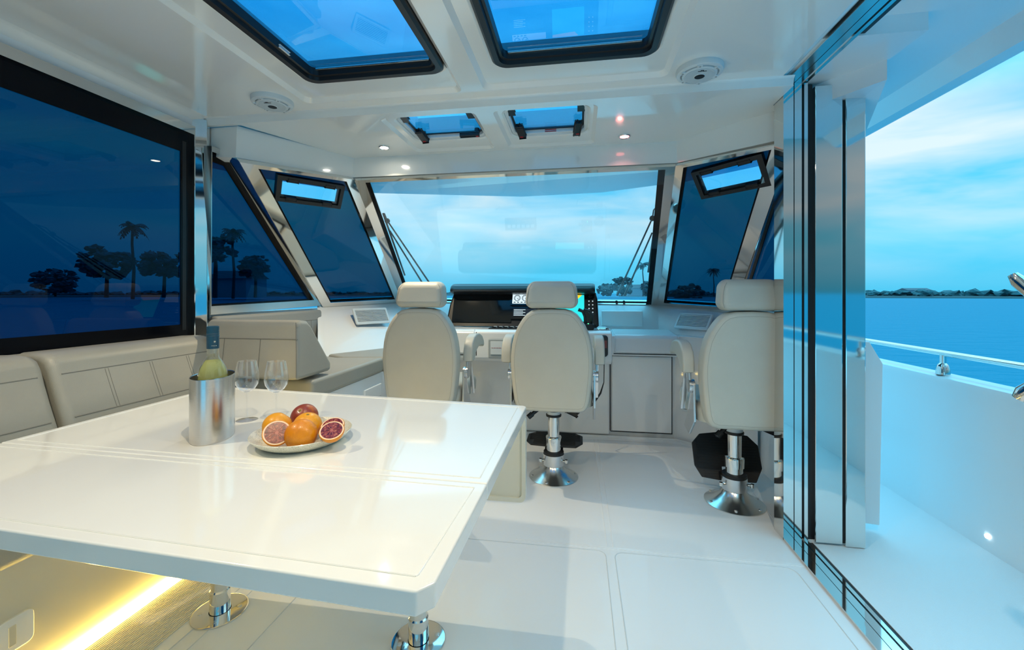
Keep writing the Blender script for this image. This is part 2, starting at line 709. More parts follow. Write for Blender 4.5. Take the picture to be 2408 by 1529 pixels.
# visor of the roof ahead of the windscreen
bm = nb()
prism(bm, [(-2.3, 2.1, 2.14), (-1.62, 2.84, 2.09), (.66, 2.84, 2.09), (1.34, 2.1, 2.14), (1.55, 2.6, 2.07), (1.28, 3.03, 2.06), (.82, 3.44, 2.06), (.66, 3.50, 2.06), (.2, 3.70, 2.06), (-.5, 3.75, 2.06),
           (-1.70, 3.43, 2.06), (-1.91, 3.33, 2.06), (-2.41, 2.90, 2.08), (-2.6, 2.6, 2.09)], (0, 0, .10))
struct('trim_2', bm, 'gel_wall', label='white brow of the roof jutting ahead of the windscreen', smooth=0)

# port wall below and beside the window
bm = nb()
box(bm, (XL - .08, AFT, -.1), (XL, 3.4, .965))
box(bm, (XL - .08, AFT, 2.085), (XL, 2.17, ZC + .07))
box(bm, (XL - .08, 2.165, .96), (XL, 3.35, 1.078))
wall_left = struct('wall_left', bm, 'gel_wall', smooth=0, label='white port cabin side under the long window')

# unseen aft bulkhead, its wide doorway to the cockpit left open to let light in
bm = nb()
box(bm, (XL, AFT - .08, 0), (-1.35, AFT, ZC + .05))
box(bm, (.55, AFT - .08, 0), (XD + .2, AFT, ZC + .05))
box(bm, (-1.35, AFT - .08, 2.0), (.55, AFT, ZC + .05))
struct('wall_back', bm, 'gel_wall', smooth=0)

# starboard wall: aft part and the return beside the helm seat
bm = nb()
box(bm, (XD, AFT, 0), (XD + .10, -.35, ZC + .07))
box(bm, (XD, -.35, 0), (XD + .10, 1.0, .95))
box(bm, (XD, -.35, 2.05), (XD + .10, 1.0, ZC + .07))
box(bm, (XR, 2.45, 0), (XR + .06, 3.75, 1.06))
wall_right = struct('wall_right', bm, 'gel_wall', smooth=0)
window('window_7', [(XD + .02, -.35, .95), (XD + .02, -.35 + 1.35, .95), (XD + .02, 1.0, 2.05), (XD + .02, -.35, 2.05)][::-1], .03, .05, 'glass_tint', label='tinted side window aft of the sliding door')

# ---------- windows (corners counter-clockwise seen from the saloon)
At, Ab, Cb, Ct = (-1.906, 2.143, 1.955), (-2.13, 3.28, 1.10), (-1.752, 4.05, 1.125), (-1.566, 2.8, 2.014)
At2, Ab2, Cb2, Ct2 = (1.085, 2.365, 1.989), (1.22, 3.595, 1.075), (.723, 4.05, 1.105), (.607, 2.8, 2.014)
w1, q1, q2 = window('window_1', [(XL, AFT + .1, .965), (XL, 2.066, .965), (XL, 2.066, 2.127), (XL, AFT + .1, 2.127)], (.004, .006, .047, .04),
                    (.062, .062, .11, .06), 'glass_tint', label='long dark tinted port window above the settee')
bm = nb()
box(bm, (XL - .01, 2.008, 1.0), (XL + .004, 2.030, 2.03))
obj('mullion', bm, 'gasket', w1, 0)
bm = nb()
prism(bm, [(-2.137, 2.058, .965), (-2.095, 2.131, .965), (-2.095, 2.15, .965), (-2.13, 2.172, .965), (-2.2, 2.172, .965), (-2.2, 2.058, .965)], (0, 0, 1.225), .002)
struct('trim_3', bm, 'steel', label='polished steel post at the forward end of the long port window')
w2, _, _ = window('window_2', [(XL, 2.167, 1.077), (XL, 3.235, 1.100), (-2.06, 2.215, 2.03), (-2.06, 2.10, 2.03)], (.050, .030, .030, .004),
                  (.010, .03, .05, .01), 'glass_tint', label='triangular tinted quarter window behind the chaise', metal='satin')
ventL = [(-1.829, 2.354, 1.935), (-1.911, 2.436, 1.797), (-1.71, 2.85, 1.819), (-1.625, 2.768, 1.961)]
ventR = [(.698, 2.789, 1.960), (.794, 2.910, 1.819), (1.083, 2.602, 1.820), (.983, 2.479, 1.965)]
w3, qL, _ = window('window_3', [Ab, Cb, Ct, At], (.045, .065, .022, .07), (.014, .010, .010, .012), 'glass_front', inner_quad(ventL[::1], .02), label='tinted port front pane with a small vent')
w4, qW, _ = window('window_4', [Cb, Cb2, Ct2, Ct], (.020, .065, .022, .085), (.012, .04, .006, .022), 'glass_clear', label='wide clear windscreen ahead of the helm')
w5, qR, _ = window('window_5', [Cb2, Ab2, At2, Ct2], (.045, .08, .022, .055), (.014, .012, .012, .016), 'glass_front', inner_quad(ventR[::1], .02), label='tinted starboard front pane with a small vent')
w6, _, _ = window('window_6', [(XR, 3.54, 1.06), (XR, 2.45, 1.06), (1.175, 2.45, 1.99), (1.175, 2.66, 1.99)], (.03, .01, .02, .05), (.01, .01, .01, .02), 'glass_tint', label='sliver of tinted quarter window beside the door post')
# steel pillar faces between panes
bm = nb()
loft(bm, [[(-2.06, 2.205, 2.02), (XL, 3.225, 1.10)], [(-2.01, 2.17, 2.0), (XL + .012, 3.25, 1.10)], [At, Ab]], False)
struct('trim_4', bm, 'satin', label='raked polished steel pillar at the port corner')

# small opening vents in the raked panes
def vent_light(name, quad, label):
    q = [V(p) for p in quad]
    n = (q[1] - q[0]).cross(q[3] - q[0]).normalized()
    t = thing(name, label, 'vent window', sum(q, V()) / 4, 'opening vents in the front panes')
    bm = nb()
    i1 = quad_ring(bm, quad, .026, .03, -.012)
    obj('frame', bm, 'black', t, 20)
    bm = nb()
    i2 = quad_ring(bm, i1, .012, .018, -.014)
    obj('sash', bm, 'rubber', t, 20)
    bm = nb()
    pane(bm, inner_quad(i1, .004))
    obj('glass', bm, 'glass_vent', t, 0)
    for a, b, off in ((0, 3, .18), (0, 3, .80), (1, 2, .18), (1, 2, .80)):
        c = V(i1[a]).lerp(V(i1[b]), off)
        d = (V(i1[b]) - V(i1[a])).normalized()
        bm = nb()
        bar(bm, c - d * .035 + n * .008, c + d * .035 + n * .008, .022, .018, n, .004)
        obj('latch', bm, 'rubber', t)
    return t


vent_light('vent_window', ventL, 'black framed opening vent in the port front pane')
vent_light('vent_window', ventR, 'black framed opening vent in the starboard front pane')

# wall under the windscreen and the front panes
bm = nb()
top = [(-2.13, 3.22, 1.10), (-2.13, 3.28, 1.10), (-1.752, 4.05, 1.125), (.723, 4.05, 1.105), (1.22, 3.595, 1.06), (1.22, 3.2, 1.06)]
mid = [(-2.10, 3.18, 1.06), (-2.095, 3.26, 1.06), (-1.735, 3.985, 1.075), (.705, 3.985, 1.065), (1.195, 3.54, 1.03), (1.21, 3.18, 1.03)]
low = [(-1.93, 2.93, .70), (-1.90, 2.98, .70), (-1.50, 3.60, .70), (.70, 3.90, .86), (1.04, 3.46, .86), (1.20, 3.1, .86)]
flo = [(-1.93, 2.93, 0), (-1.90, 2.98, 0), (-1.50, 3.60, 0), (.70, 3.70, 0), (1.04, 3.46, 0), (1.20, 3.1, 0)]
loft(bm, [top, mid, low, flo], False)
loft(bm, [[(-2.13, 3.0, .0), (-2.13, 3.25, 1.08)], [(-1.93, 2.93, 0), (-1.93, 2.93, .70)]], False)
wall_front = struct('wall_front', bm, 'gel_wall', label='white moulded bulkhead under the windscreen')
bm = nb()
box(bm, (.203, 3.90, .905), (.566, 3.955, 1.045), .012, 3)
t = tag(obj('glove_box_lid', bm, 'gel'), 'white rounded locker lid on the ledge right of the dash pod', 'locker lid')

# ---------- sliding door: jamb, tracks, stacked leaves
DW = [('steel', .985, 1.030, 0), ('gasket', 1.030, 1.036, .008), ('steel', 1.036, 1.068, .004), ('gasket', 1.068, 1.083, .03), ('steel', 1.083, 1.099, .012),
      ('gasket', 1.099, 1.128, .03)]
door = bpy.data.objects.new('door_1', None)
COL.objects.link(door)
door.location = (1.1, 2.3, 0)
door['kind'] = 'structure'
door['label'] = 'polished steel framed sliding door opening onto the side deck'
for m, x0, x1, dep in DW:
    bm = nb()
    box(bm, (x0, 2.245 + dep, 0), (x1, 2.345, ZC + .02))
    obj('door_jamb', bm, m, door, 0)
    bm = nb()
    box(bm, (x0, -.3 if x0 > 1.0 else 1.0, -.06), (x1, 2.25 + dep, .012 - dep * .9))
    obj('door_threshold', bm, m, door, 0)
    bm = nb()
    box(bm, (x0, -.3 if x0 > 1.0 else 1.0, ZC + .018 + dep * .6), (x1, 2.25 + dep, ZC + .12))
    obj('door_track', bm, 'satin' if m == 'steel' else m, door, 0)
bm = nb()
box(bm, (XD, 1.0, 0), (XD + .10, 1.09, ZC + .02))
obj('door_jamb', bm, 'steel', door, 0)
bm = nb()
box(bm, (1.128, 2.25, .0), (1.2475, 2.44, ZC), .003)
obj('door_leaf', bm, 'steel', door, 20)
bm = nb()
box(bm, (1.2475, 2.262, .0), (1.259, 2.44, ZC - .004))
obj('door_seal', bm, 'gasket', door, 0)
bm = nb()
box(bm, (1.259, 2.247, -.01), (1.345, 2.44, ZC + .03), .004)
obj('door_post', bm, 'steel', door, 20)

# grab handle on the aft jamb, only its two flared ends reach into the picture
bm = nb()
pts = [(1.055, 1.222, 1.246), (1.060, 1.212, 1.228), (1.070, 1.193, 1.196), (1.078, 1.175, 1.15), (1.080, 1.168, 1.09), (1.077, 1.176, 1.03), (1.071, 1.187, .985), (1.063, 1.199, .962), (1.058, 1.207, .944)]
tube(bm, pts, [.010, .016, .013, .012, .012, .012, .014, .020, .016], 14)
hd = tag(obj('grab_handle', bm, 'steel'), 'curved steel grab handle with flared ends on the door edge', 'handle')
bm = nb()
tube(bm, [(1.078, 1.168, 1.09), (1.06, 1.085, 1.09)], .012, 12)
obj('bracket', bm, 'steel', hd)

# ---------- starboard side deck, bulwark, overhang
bm = nb()
box(bm, (1.126, AFT - 2, -.16), (1.92, 6.5, -.012))
struct('floor_deck', bm, 'deck', label='white non-skid side deck outside the door', smooth=0)
bm = nb()
prof = [(1.90, -.012), (1.895, .72), (1.905, .752), (1.93, .764), (2.0, .764), (2.03, .74), (2.05, -.9), (1.95, -.9)]
loft(bm, [[(x, y, z) for x, z in prof] for y in (-2.5, 1.0, 2.0, 3.0, 4.2)] + [[(x - .35, 6.5, z + .02) for x, z in prof]])
bw = struct('wall_bulwark', bm, 'bulwark', label='white bulwark along the side deck')
bm = nb()
t2 = bmesh.new()
lathe(t2, [(.006, .006), (.010, .004), (.011, 0)], n=16)
merge(bm, t2, Matrix.Translation((1.895, 2.315, .06)) @ Matrix.Rotation(-PI / 2, 4, 'Y'))
tag(obj('courtesy_light', bm, mat('courtesy_lens', (.9, .95, 1), .3, emit=(.85, .95, 1), estr=3)), 'tiny round courtesy light low on the bulwark', 'light')
bm = nb()
prism(bm, [(1.14, 1.2, 2.30), (1.90, 1.2, 2.30), (1.90, 3.15, 2.30), (1.14, 3.15, 2.30)], (0, 0, .06))
prism(bm, [(1.70, 1.2, 2.305), (1.78, 1.2, 2.225), (1.86, 1.2, 2.225), (1.90, 1.2, 2.36)], (0, 1.95, 0))
struct('ceiling_overhang', bm, 'gel_wall', label='roof overhang sheltering the side deck', smooth=0)
bm = nb()
box(bm, (XD + .10, -2, 0), (1.125, .95, .9))
bm = nb()
box(bm, (-2.6, -6.0, -.16), (2.0, AFT - .085, -.03))
struct('floor_cockpit_bounce', bm, 'deck', label='unseen white cockpit deck added astern to bounce light into the saloon', smooth=0)  # deck out of view, added to reflect skylight up to the ceiling
# gate panel folded beside the door post
bm = nb()
prism(bm, [(1.36, 2.40, .04), (1.50, 2.40, .03), (1.515, 2.40, .845), (1.455, 2.40, .955), (1.36, 2.40, .965)], (0, .045, 0), .006)
tag(obj('gate_panel', bm, 'bulwark'), 'white chamfered side gate panel folded beside the steel door post', 'gate')
rail = thing('hand_rail', 'polished steel hand rail above the white bulwark', 'rail', (1.94, 2.6, .764))
bm = nb()
tube(bm, [(1.94, y, .878) for y in (-1.5, .5, 1.8, 3.2)] + [(1.80, 4.6, .885), (1.6, 6.3, .9)], .0155, 14)
obj('rail_tube', bm, 'steel', rail)
for y in (1.2, 2.62, 4.0):
    bm = nb()
    x = 1.94 if y < 3.5 else 1.87
    lathe(bm, [(.030, .764), (.029, .79), (.022, .815), (.014, .825), (.014, .872)], (x, y, 0), 20)
    obj('stanchion', bm, 'steel', rail)

# ================================================================== ROOF HATCHES, CEILING FITTINGS
def big_hatch(h, label):
    x0, x1, y0, y1 = h
    t = thing('roof_hatch', label, 'roof hatch', ((x0 + x1) / 2, (y0 + y1) / 2, ZC), 'large roof hatches')
    bm = nb()
    R = lambda d, z, r: [(x, y, z) for x, y in rrect(x0 + d, x1 - d, y0 + d, y1 - d, r, 6)]
    loft(bm, [R(-.006, ZC + .07, .06), R(-.006, ZC + .010, .06), R(.004, ZC + .002, .055), R(.026, ZC + .004, .045), R(.030, ZC + .02, .04), R(.040, ZC + .022, .035), R(.043, ZC + .055, .03), R(.03, ZC + .07, .04)], True, False)
    bmesh.ops.recalc_face_normals(bm, faces=bm.faces)
    obj('hatch_frame', bm, 'black', t)
    bm = nb()
    q = R(.036, ZC + .055, .03)
    v = [bm.verts.new(p) for p in q]
    f = bm.faces.new(v)
    r = bmesh.ops.extrude_face_region(bm, geom=[f])
    bmesh.ops.translate(bm, vec=(0, 0, .008), verts=[g for g in r['geom'] if isinstance(g, bmesh.types.BMVert)])
    bmesh.ops.recalc_face_normals(bm, faces=bm.faces)
    obj('hatch_glass', bm, 'glass_hatch', t, 0)
    bm = nb()
    box(bm, (x0 + .06, y1 - .052, ZC + .042), (x1 - .06, y1 - .040, ZC + .052), .003)
    obj('trim_strip', bm, 'steel', t)
    if x0 < -1:
        bm = nb()
        bar(bm, (x0 + .040, 1.60, ZC + .03), (x0 + .040, 1.66, ZC + .03), .012, .012, (0, 0, 1), .003)
        obj('catch', bm, 'vent_white', t)
    return t


big_hatch(HB[0], 'large black framed roof hatch over the table side')
big_hatch(HB[1], 'large black framed roof hatch nearer the sliding door')


def small_hatch(h, label, folded):
    x0, x1, y0, y1 = h
    t = thing('roof_vent_hatch', label, 'roof hatch', ((x0 + x1) / 2, (y0 + y1) / 2, ZF), 'small roof hatches over the helm')
    bm = nb()
    R = lambda d, z, r: [(x, y, z) for x, y in rrect(x0 + d, x1 - d, y0 + d, y1 - d, r, 6)]
    loft(bm, [R(-.012, ZF + .03, .06), R(.004, ZF + .026, .05), R(.012, ZF + .03, .045), R(.014, ZF + .056, .045)], True, False)
    obj('hatch_frame', bm, 'vent_white', t)
    bm = nb()
    loft(bm, [R(.010, ZF + .049, .05), R(.024, ZF + .047, .045), R(.024, ZF + .054, .045), R(.0, ZF + .058, .05)], True, False)
    obj('seal', bm, 'rubber', t)
    bm = nb()
    v = [bm.verts.new(p) for p in R(.014, ZF + .052, .045)]
    f = bm.faces.new(v)
    r = bmesh.ops.extrude_face_region(bm, geom=[f])
    bmesh.ops.translate(bm, vec=(0, 0, .008), verts=[g for g in r['geom'] if isinstance(g, bmesh.types.BMVert)])
    bmesh.ops.recalc_face_normals(bm, faces=bm.faces)
    obj('hatch_glass', bm, 'glass_small_hatch', t, 0)
    for k, (hx, s) in enumerate(((x0 + .05, 1), (x1 - .05, -1))):
        turned = folded and k == 1
        bm = nb()
        y = y1 - .055
        lathe(bm, [(.016, ZF + .054), (.018, ZF + .03), (.014, ZF + .02)], (hx, y, 0), 14)
        if turned:
            bar(bm, (hx + .01, y - .004, ZF + .018), (hx - .10, y - .014, ZF + .013), .022, .018, (0, 0, 1), .005)
            bar(bm, (hx - .095, y - .02, ZF + .013), (hx - .10, y + .012, ZF + .033), .010, .012, (0, 0, 1), .003)
        else:
            bar(bm, (hx - s * .006, y - .065, ZF + .034), (hx + s * .006, y + .03, ZF + .006), .030, .024, (0, 0, 1), .007)
            tube(bm, [(hx - .014, y - .062, ZF + .038), (hx, y - .082, ZF + .044), (hx + .014, y - .062, ZF + .038)], .005, 8)
        hn = obj('hatch_handle', bm, 'black', t)
        bm = nb()
        if turned:
            box(bm, (hx - .006, y - .012, ZF + .001), (hx + .01, y + .004, ZF + .009), .002)
        else:
            box(bm, (hx - .010, y + .010, ZF - .004), (hx + .010, y + .030, ZF + .006), .002)
        obj('button', bm, 'red', hn)
        bm = nb()
        bar(bm, (hx + s * -.02, y0 + .03, ZF + .045), (hx + s * -.02, y0 + .10, ZF + .038), .03, .02, (0, 0, 1), .005)
        obj('hinge', bm, 'black', t)
    if not folded:
        bm = nb()
        for i in range(2):
            bar(bm, (x0 + .19, y1 - .0135, ZF + .034 + i * .010), (x0 + .26, y1 - .0135, ZF + .034 + i * .010), .001, .005, (0, 0, 1))
        obj('warning_label', bm, 'red', t, 0)
    return t


small_hatch(HS[0], 'small roof hatch with one handle turned sideways over the port helm side', True)
small_hatch(HS[1], 'small roof hatch with both handles upright over the helm', False)


def downlight(x, y, z, label, lens, watts, color, ang=140):
    t = thing('downlight', label, 'ceiling light', (x, y, z), 'recessed ceiling downlights')
    bm = nb()
    lathe(bm, [(.026, z + .003), (.038, z + .002), (.038, z - .004), (.034, z - .008), (.027, z - .005), (.026, z + .003)], (x, y, 0), 28, False)
    obj('bezel', bm, 'steel', t)
    bm = nb()
    lathe(bm, [(.027, z - .001), (.024, z - .004), (.012, z - .006)], (x, y, 0), 20)
    obj('lens', bm, lens, t)
    l = bpy.data.lights.new('downlight_lamp', 'SPOT')
    l.energy = watts
    l.color = color
    l.spot_size = math.radians(ang)
    l.spot_blend = .7
    l.shadow_soft_size = .014
    lo = bpy.data.objects.new('downlight_lamp', l)
    COL.objects.link(lo)
    lo.location = (0, 0, -.022)
    lo.parent = t
    return t


downlight(-1.26, 2.63, ZF, 'lit white downlight forward over the companion seat', 'lens', LAMP_W * 1.5, LAMP_WARM, 115)
downlight(.278, 2.67, ZF, 'red glowing downlight over the helm side', 'lens_red', 1.2, (1, .35, .3), 120)
downlight(-1.66, .72, ZC, 'added white downlight, out of view, in the ceiling above the settee', 'lens', LAMP_W, LAMP_WARM)  # this and the next two are unseen lamps added to brighten the saloon
downlight(.62, .72, ZC, 'added white downlight, out of view, in the ceiling beside the sliding door', 'lens', LAMP_W, (1, .87, .66))
downlight(-.5, .66, ZC, 'added white downlight, out of view, in the ceiling above the table edge', 'lens', LAMP_W, LAMP_WARM)


def speaker(x, y, label, rot):
    z = ZC
    t = thing('ceiling_speaker', label, 'speaker', (x, y, z), 'round ceiling speakers')
    T = Matrix.Translation((x, y, z)) @ Matrix.Rotation(rot, 4, 'Z')
    def P(fn):
        b = bmesh.new()
        fn(b)
        bm = nb()
        merge(bm, b, T)
        return bm
    obj('rim', P(lambda b: lathe(b, [(.098, .002), (.100, -.010), (.096, -.022), (.088, -.026), (.080, -.026), (.078, -.014), (.074, -.014), (.074, .002)], n=48, cap=False)), 'speaker', t)
    def bezel(b):
        lathe(b, [(.073, -.016), (.073, -.028), (.066, -.031), (.063, -.030)], n=48)
        for k in range(6):
            a = k * PI / 3 + .3
            q = bmesh.new()
            box(q, (.066, -.012, -.030), (.088, .012, -.014), .003)
            merge(b, q, Matrix.Rotation(a, 4, 'Z'))
    obj('bezel', P(bezel), 'speaker', t)
    def grille(b):
        for i in range(-15, 16):
            w = math.sqrt(max(0, .0625 ** 2 - (i * .004) ** 2))
            if w > .012:
                q = bmesh.new()
                box(q, (-w, i * .004 - .0014, -.0335), (w, i * .004 + .0014, -.0295))
                merge(b, q)
    obj('grille', P(grille), 'speaker', t, 0)
    def hub(b):
        lathe(b, [(.024, -.028), (.024, -.034), (.0215, -.036), (.0215, -.028)], n=28)
    obj('hub_ring', P(hub), 'speaker', t)
    obj('hub', P(lambda b: lathe(b, [(.021, -.028), (.021, -.036), (.012, -.038)], n=28)), 'gasket', t)
    def logo(b):
        prism(b, [(-.018, -.044, -.0335), (-.003, -.044, -.0335), (-.003, -.054, -.0335), (-.008, -.054, -.0335), (-.008, -.047, -.0335), (-.018, -.047, -.0335)], (0, 0, -.0015))
        prism(b, [(.018, -.044, -.0335), (.0, -.044, -.0335), (-.002, -.054, -.0335), (.004, -.054, -.0335), (.006, -.047, -.0335), (.018, -.047, -.0335)], (0, 0, -.0015))
    obj('logo', P(logo), 'gasket', t, 0)
    def screws(b):
        for k in range(6):
            a = k * PI / 3 + .3
            lathe(b, [(.004, -.029), (.004, -.0315)], (.080 * math.cos(a), .080 * math.sin(a), 0), 8)
    obj('screw', P(screws), 'grey_plastic', t)
    return t


speaker(-1.565, 1.985, 'round white ceiling speaker on the port side', .15)
speaker(.533, 2.0, 'round white ceiling speaker on the starboard side near the door', .0)

# ================================================================== DINING TABLE
TZ = .76
tbl = thing('dining_table', 'large white gloss folding table on two steel pedestals', 'table', (-.95, 1.17, 0))
A, B, C_, D = (-1.685, .665), (-.215, .598), (-.20, 1.655), (-1.685, 1.775)
SA, SB = (-1.685, 1.006), (-.208, .962)


def slab2(pts, z0, z1, bev):
    bm = nb()
    prism(bm, [(x, y, z0) for x, y in pts], (0, 0, z1 - z0), bev, 3)
    return bm


near = [A, (B[0] - .022, B[1]), (B[0], B[1] + .024), (SB[0], SB[1] - .0012), (SA[0], SA[1] - .0012)]
far = [(SA[0], SA[1] + .0012), (SB[0], SB[1] + .0012), (C_[0], C_[1] - .012), (C_[0] - .012, C_[1]), (D[0] + .05, D[1]), (D[0], D[1] - .05)]
for pts, ins in ((near, .034), (far, .034)):
    leaf = obj('table_leaf', slab2(pts, TZ - .04, TZ, .004), 'table', tbl)
    bm = nb()
    q = inset2(pts, ins)
    ring = []
    for i in range(len(q)):
        ring.append((q[i][0], q[i][1], TZ + .0004))
    for i in range(len(ring)):
        tube(bm, [ring[i], ring[(i + 1) % len(ring)]], .0014, 6)
    obj('border_groove', bm, 'table', leaf)
# third leaf, hanging folded from the far edge: a shallow pan seen from its underside
bm = nb()
y0 = 1.66
xa, xb = -1.45, -.205
rim = rrect(xa, xb, .375, .715, .025, 5)
rin = rrect(xa + .016, xb - .016, .391, .70, .018, 5)
R = lambda o, y: [(x, y, z) for x, z in o]
loft(bm, [R(rin, y0 + .012), R(rin, y0 + .002), R(rim, y0 - .0), R(rim, y0 + .034)], True, True)
bmesh.ops.recalc_face_normals(bm, faces=bm.faces)
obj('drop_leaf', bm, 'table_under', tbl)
for x in (-1.2, -.5):
    bm = nb()
    box(bm, (x - .03, y0 - .03, TZ - .052), (x + .03, y0 + .02, TZ - .038), .002)
    obj('hinge', bm, 'satin', tbl)
for (x, y) in ((-1.335, 1.415), (-.545, 1.40)):
    bm = nb()
    lathe(bm, [(.034, .0), (.034, .085), (.030, .09), (.030, TZ - .042), (.06, TZ - .040)], (x, y, 0), 28)
    lg = obj('leg', bm, 'steel', tbl)
    bm = nb()
    lathe(bm, [(.092, 0), (.092, .004), (.088, .0055), (.036, .007), (.036, .0)], (x, y, 0), 40)
    obj('base_plate', bm, 'steel', lg)
    bm = nb()
    for k in range(4):
        a = k * PI / 2 + .5
        lathe(bm, [(.008, .005), (.008, .0072), (.003, .0074)], (x + .064 * math.cos(a), y + .064 * math.sin(a), 0), 12)
    obj('screw', bm, 'satin', lg)

# ---------- things on the table
CX, CY = -1.11, 1.15
def oval(a, b, th, z, n=48):
    c, s = math.cos(th), math.sin(th)
    o = []
    for k in range(n):
        t_ = 2 * PI * k / n
        x, y = a * math.cos(t_), b * math.sin(t_)
        o.append((CX + x * c - y * s, CY + x * s + y * c, z))
    return o


th = math.radians(120)
bm = nb()
loft(bm, [oval(.080, .047, th, TZ + .004), oval(.088, .054, th, TZ), oval(.0895, .0555, th, TZ + .003), oval(.0895, .0555, th, TZ + .188), oval(.089, .055, th, TZ + .190),
          oval(.0875, .0535, th, TZ + .188), oval(.0865, .0525, th, TZ + .012)])
tag(obj('wine_cooler', bm, 'cooler'), 'oval brushed steel wine cooler holding the bottle', 'wine cooler')

bt = thing('wine_bottle', 'white wine bottle with blue capsule standing in the steel cooler', 'bottle', (CX, CY, TZ + .0125))
GLASSB = pane_mat('bottle_glass', (.93, .97, .88), 1.5)
WINE = bpy.data.materials.new('white_wine')
WINE.use_nodes = True
wtree = WINE.node_tree
wtree.nodes.clear()
w_tl = N(wtree, 'ShaderNodeBsdfTranslucent', Color=(1.0, .98, .46, 1))
w_df = N(wtree, 'ShaderNodeBsdfDiffuse', Color=(.92, .92, .34, 1))
w_tr = N(wtree, 'ShaderNodeBsdfTransparent', Color=(.90, .90, .45, 1))
w_gl = N(wtree, 'ShaderNodeBsdfGlossy', Roughness=.06)
w_m1 = N(wtree, 'ShaderNodeMixShader', Fac=.45)
w_m2 = N(wtree, 'ShaderNodeMixShader', Fac=.12)
w_m3 = N(wtree, 'ShaderNodeMixShader', Fac=.16)
wtree.links.new(w_tl.outputs[0], w_m1.inputs[1])
wtree.links.new(w_df.outputs[0], w_m1.inputs[2])
wtree.links.new(w_m1.outputs[0], w_m2.inputs[1])
wtree.links.new(w_tr.outputs[0], w_m2.inputs[2])
wtree.links.new(w_m2.outputs[0], w_m3.inputs[1])
wtree.links.new(w_gl.outputs[0], w_m3.inputs[2])
w_n = N(wtree, 'ShaderNodeTexNoise', Scale=240.0, Detail=2.0)
w_b = N(wtree, 'ShaderNodeBump', Strength=.9, Distance=.002)
wtree.links.new(w_n.outputs['Fac'], w_b.inputs['Height'])
for w_x in (w_df, w_gl):
    wtree.links.new(w_b.outputs[0], w_x.inputs['Normal'])
w_o = N(wtree, 'ShaderNodeOutputMaterial')
wtree.links.new(w_m3.outputs[0], w_o.inputs[0])
zb0 = TZ + .0125
bm = nb()
lathe(bm, [(.030, zb0), (.0385, zb0 + .006), (.0395, zb0 + .16), (.0385, zb0 + .180), (.034, zb0 + .200), (.025, zb0 + .218), (.0175, zb0 + .230), (.0155, zb0 + .245), (.0150, zb0 + .312)], (CX, CY, 0), 40)
obj('bottle_body', bm, GLASSB, bt, 60)
bm = nb()
lathe(bm, [(.028, zb0 + .004), (.0365, zb0 + .009), (.0375, zb0 + .16), (.0365, zb0 + .179), (.032, zb0 + .198), (.0228, zb0 + .2165), (.019, zb0 + .222)], (CX, CY, 0), 36)
obj('wine', bm, WINE, bt, 60)
bm = nb()
lathe(bm, [(.0162, zb0 + .258), (.0166, zb0 + .264), (.0166, zb0 + .296), (.0172, zb0 + .297), (.0162, zb0 + .299), (.0162, zb0 + .302), (.0172, zb0 + .304), (.0162, zb0 + .306), (.0168, zb0 + .310), (.0160, zb0 + .314), (.0168, zb0 + .317), (.0165, zb0 + .325), (.013, zb0 + .327)], (CX, CY, 0), 32)
cap = obj('capsule', bm, 'capsule', bt, 40)
# gilt star and the line of small capitals under it, curved round the capsule
dirc = V((0 - CX, 0 - CY, 0)).normalized()
a0 = math.atan2(dirc.y, dirc.x) + .28
bm = nb()
def oncap(u, w):
    a = a0 + u / .0166
    return (CX + .0168 * math.cos(a), CY + .0168 * math.sin(a), zb0 + w)
for k in range(6):
    a = k * PI / 3 + .2
    p = oncap(.0035 * math.cos(a), .280 + .0035 * math.sin(a))
    tube(bm, [oncap(0, .280), p], [.0007, .0002], 5)
obj('star_mark', bm, 'print', cap)
GL = {'I': [((0, 0), (0, 4))], 'T': [((0, 4), (2.4, 4)), ((1.2, 0), (1.2, 4))], 'A': [((0, 0), (1.3, 4)), ((1.3, 4), (2.6, 0))], 'L': [((0, 4), (0, 0)), ((0, 0), (2, 0))]}
bm = nb()
x = -.0085
for ch in 'ITALIA':
    for (p, q) in GL[ch]:
        tube(bm, [oncap(x + p[0] * .00055, .2665 + p[1] * .00055), oncap(x + q[0] * .00055, .2665 + q[1] * .00055)], .00028, 5)
    x += .0030 if ch != 'I' else .0017
obj('lettering', bm, 'print', cap)

GLASSW = pane_mat('wine_glass', (.985, .99, .995), 2.0)


def wine_glass(x, y, label):
    t = thing('wine_glass', label, 'wine glass', (x, y, TZ), 'empty wine glasses')
    bm = nb()
    z = TZ + .0005
    prof = [(.004, .097), (.012, .099), (.024, .108), (.034, .124), (.0375, .142), (.0365, .160), (.033, .180), (.0285, .205), (.0283, .2056), (.0278, .205), (.0322, .180), (.0357, .160), (.0367, .142), (.0332, .1245), (.0235, .1092), (.012, .1005), (.003, .0992)]
    lathe(bm, [(r, z + h) for r, h in prof], (x, y, 0), 40)
    obj('bowl', bm, GLASSW, t, 60)
    bm = nb()
    lathe(bm, [(.0042, z + .006), (.0036, z + .020), (.0032, z + .06), (.0042, z + .088), (.0062, z + .0985)], (x, y, 0), 20)
    obj('stem', bm, GLASSW, t, 60)
    bm = nb()
    lathe(bm, [(.033, z), (.034, z + .0008), (.033, z + .0016), (.012, z + .0035), (.0045, z + .0062)], (x, y, 0), 40)
    obj('foot', bm, GLASSW, t, 60)
    return t


wine_glass(-1.135, 1.315, 'empty wine glass right behind the steel wine cooler')
wine_glass(-1.03, 1.325, 'empty wine glass standing alone behind the fruit plate')

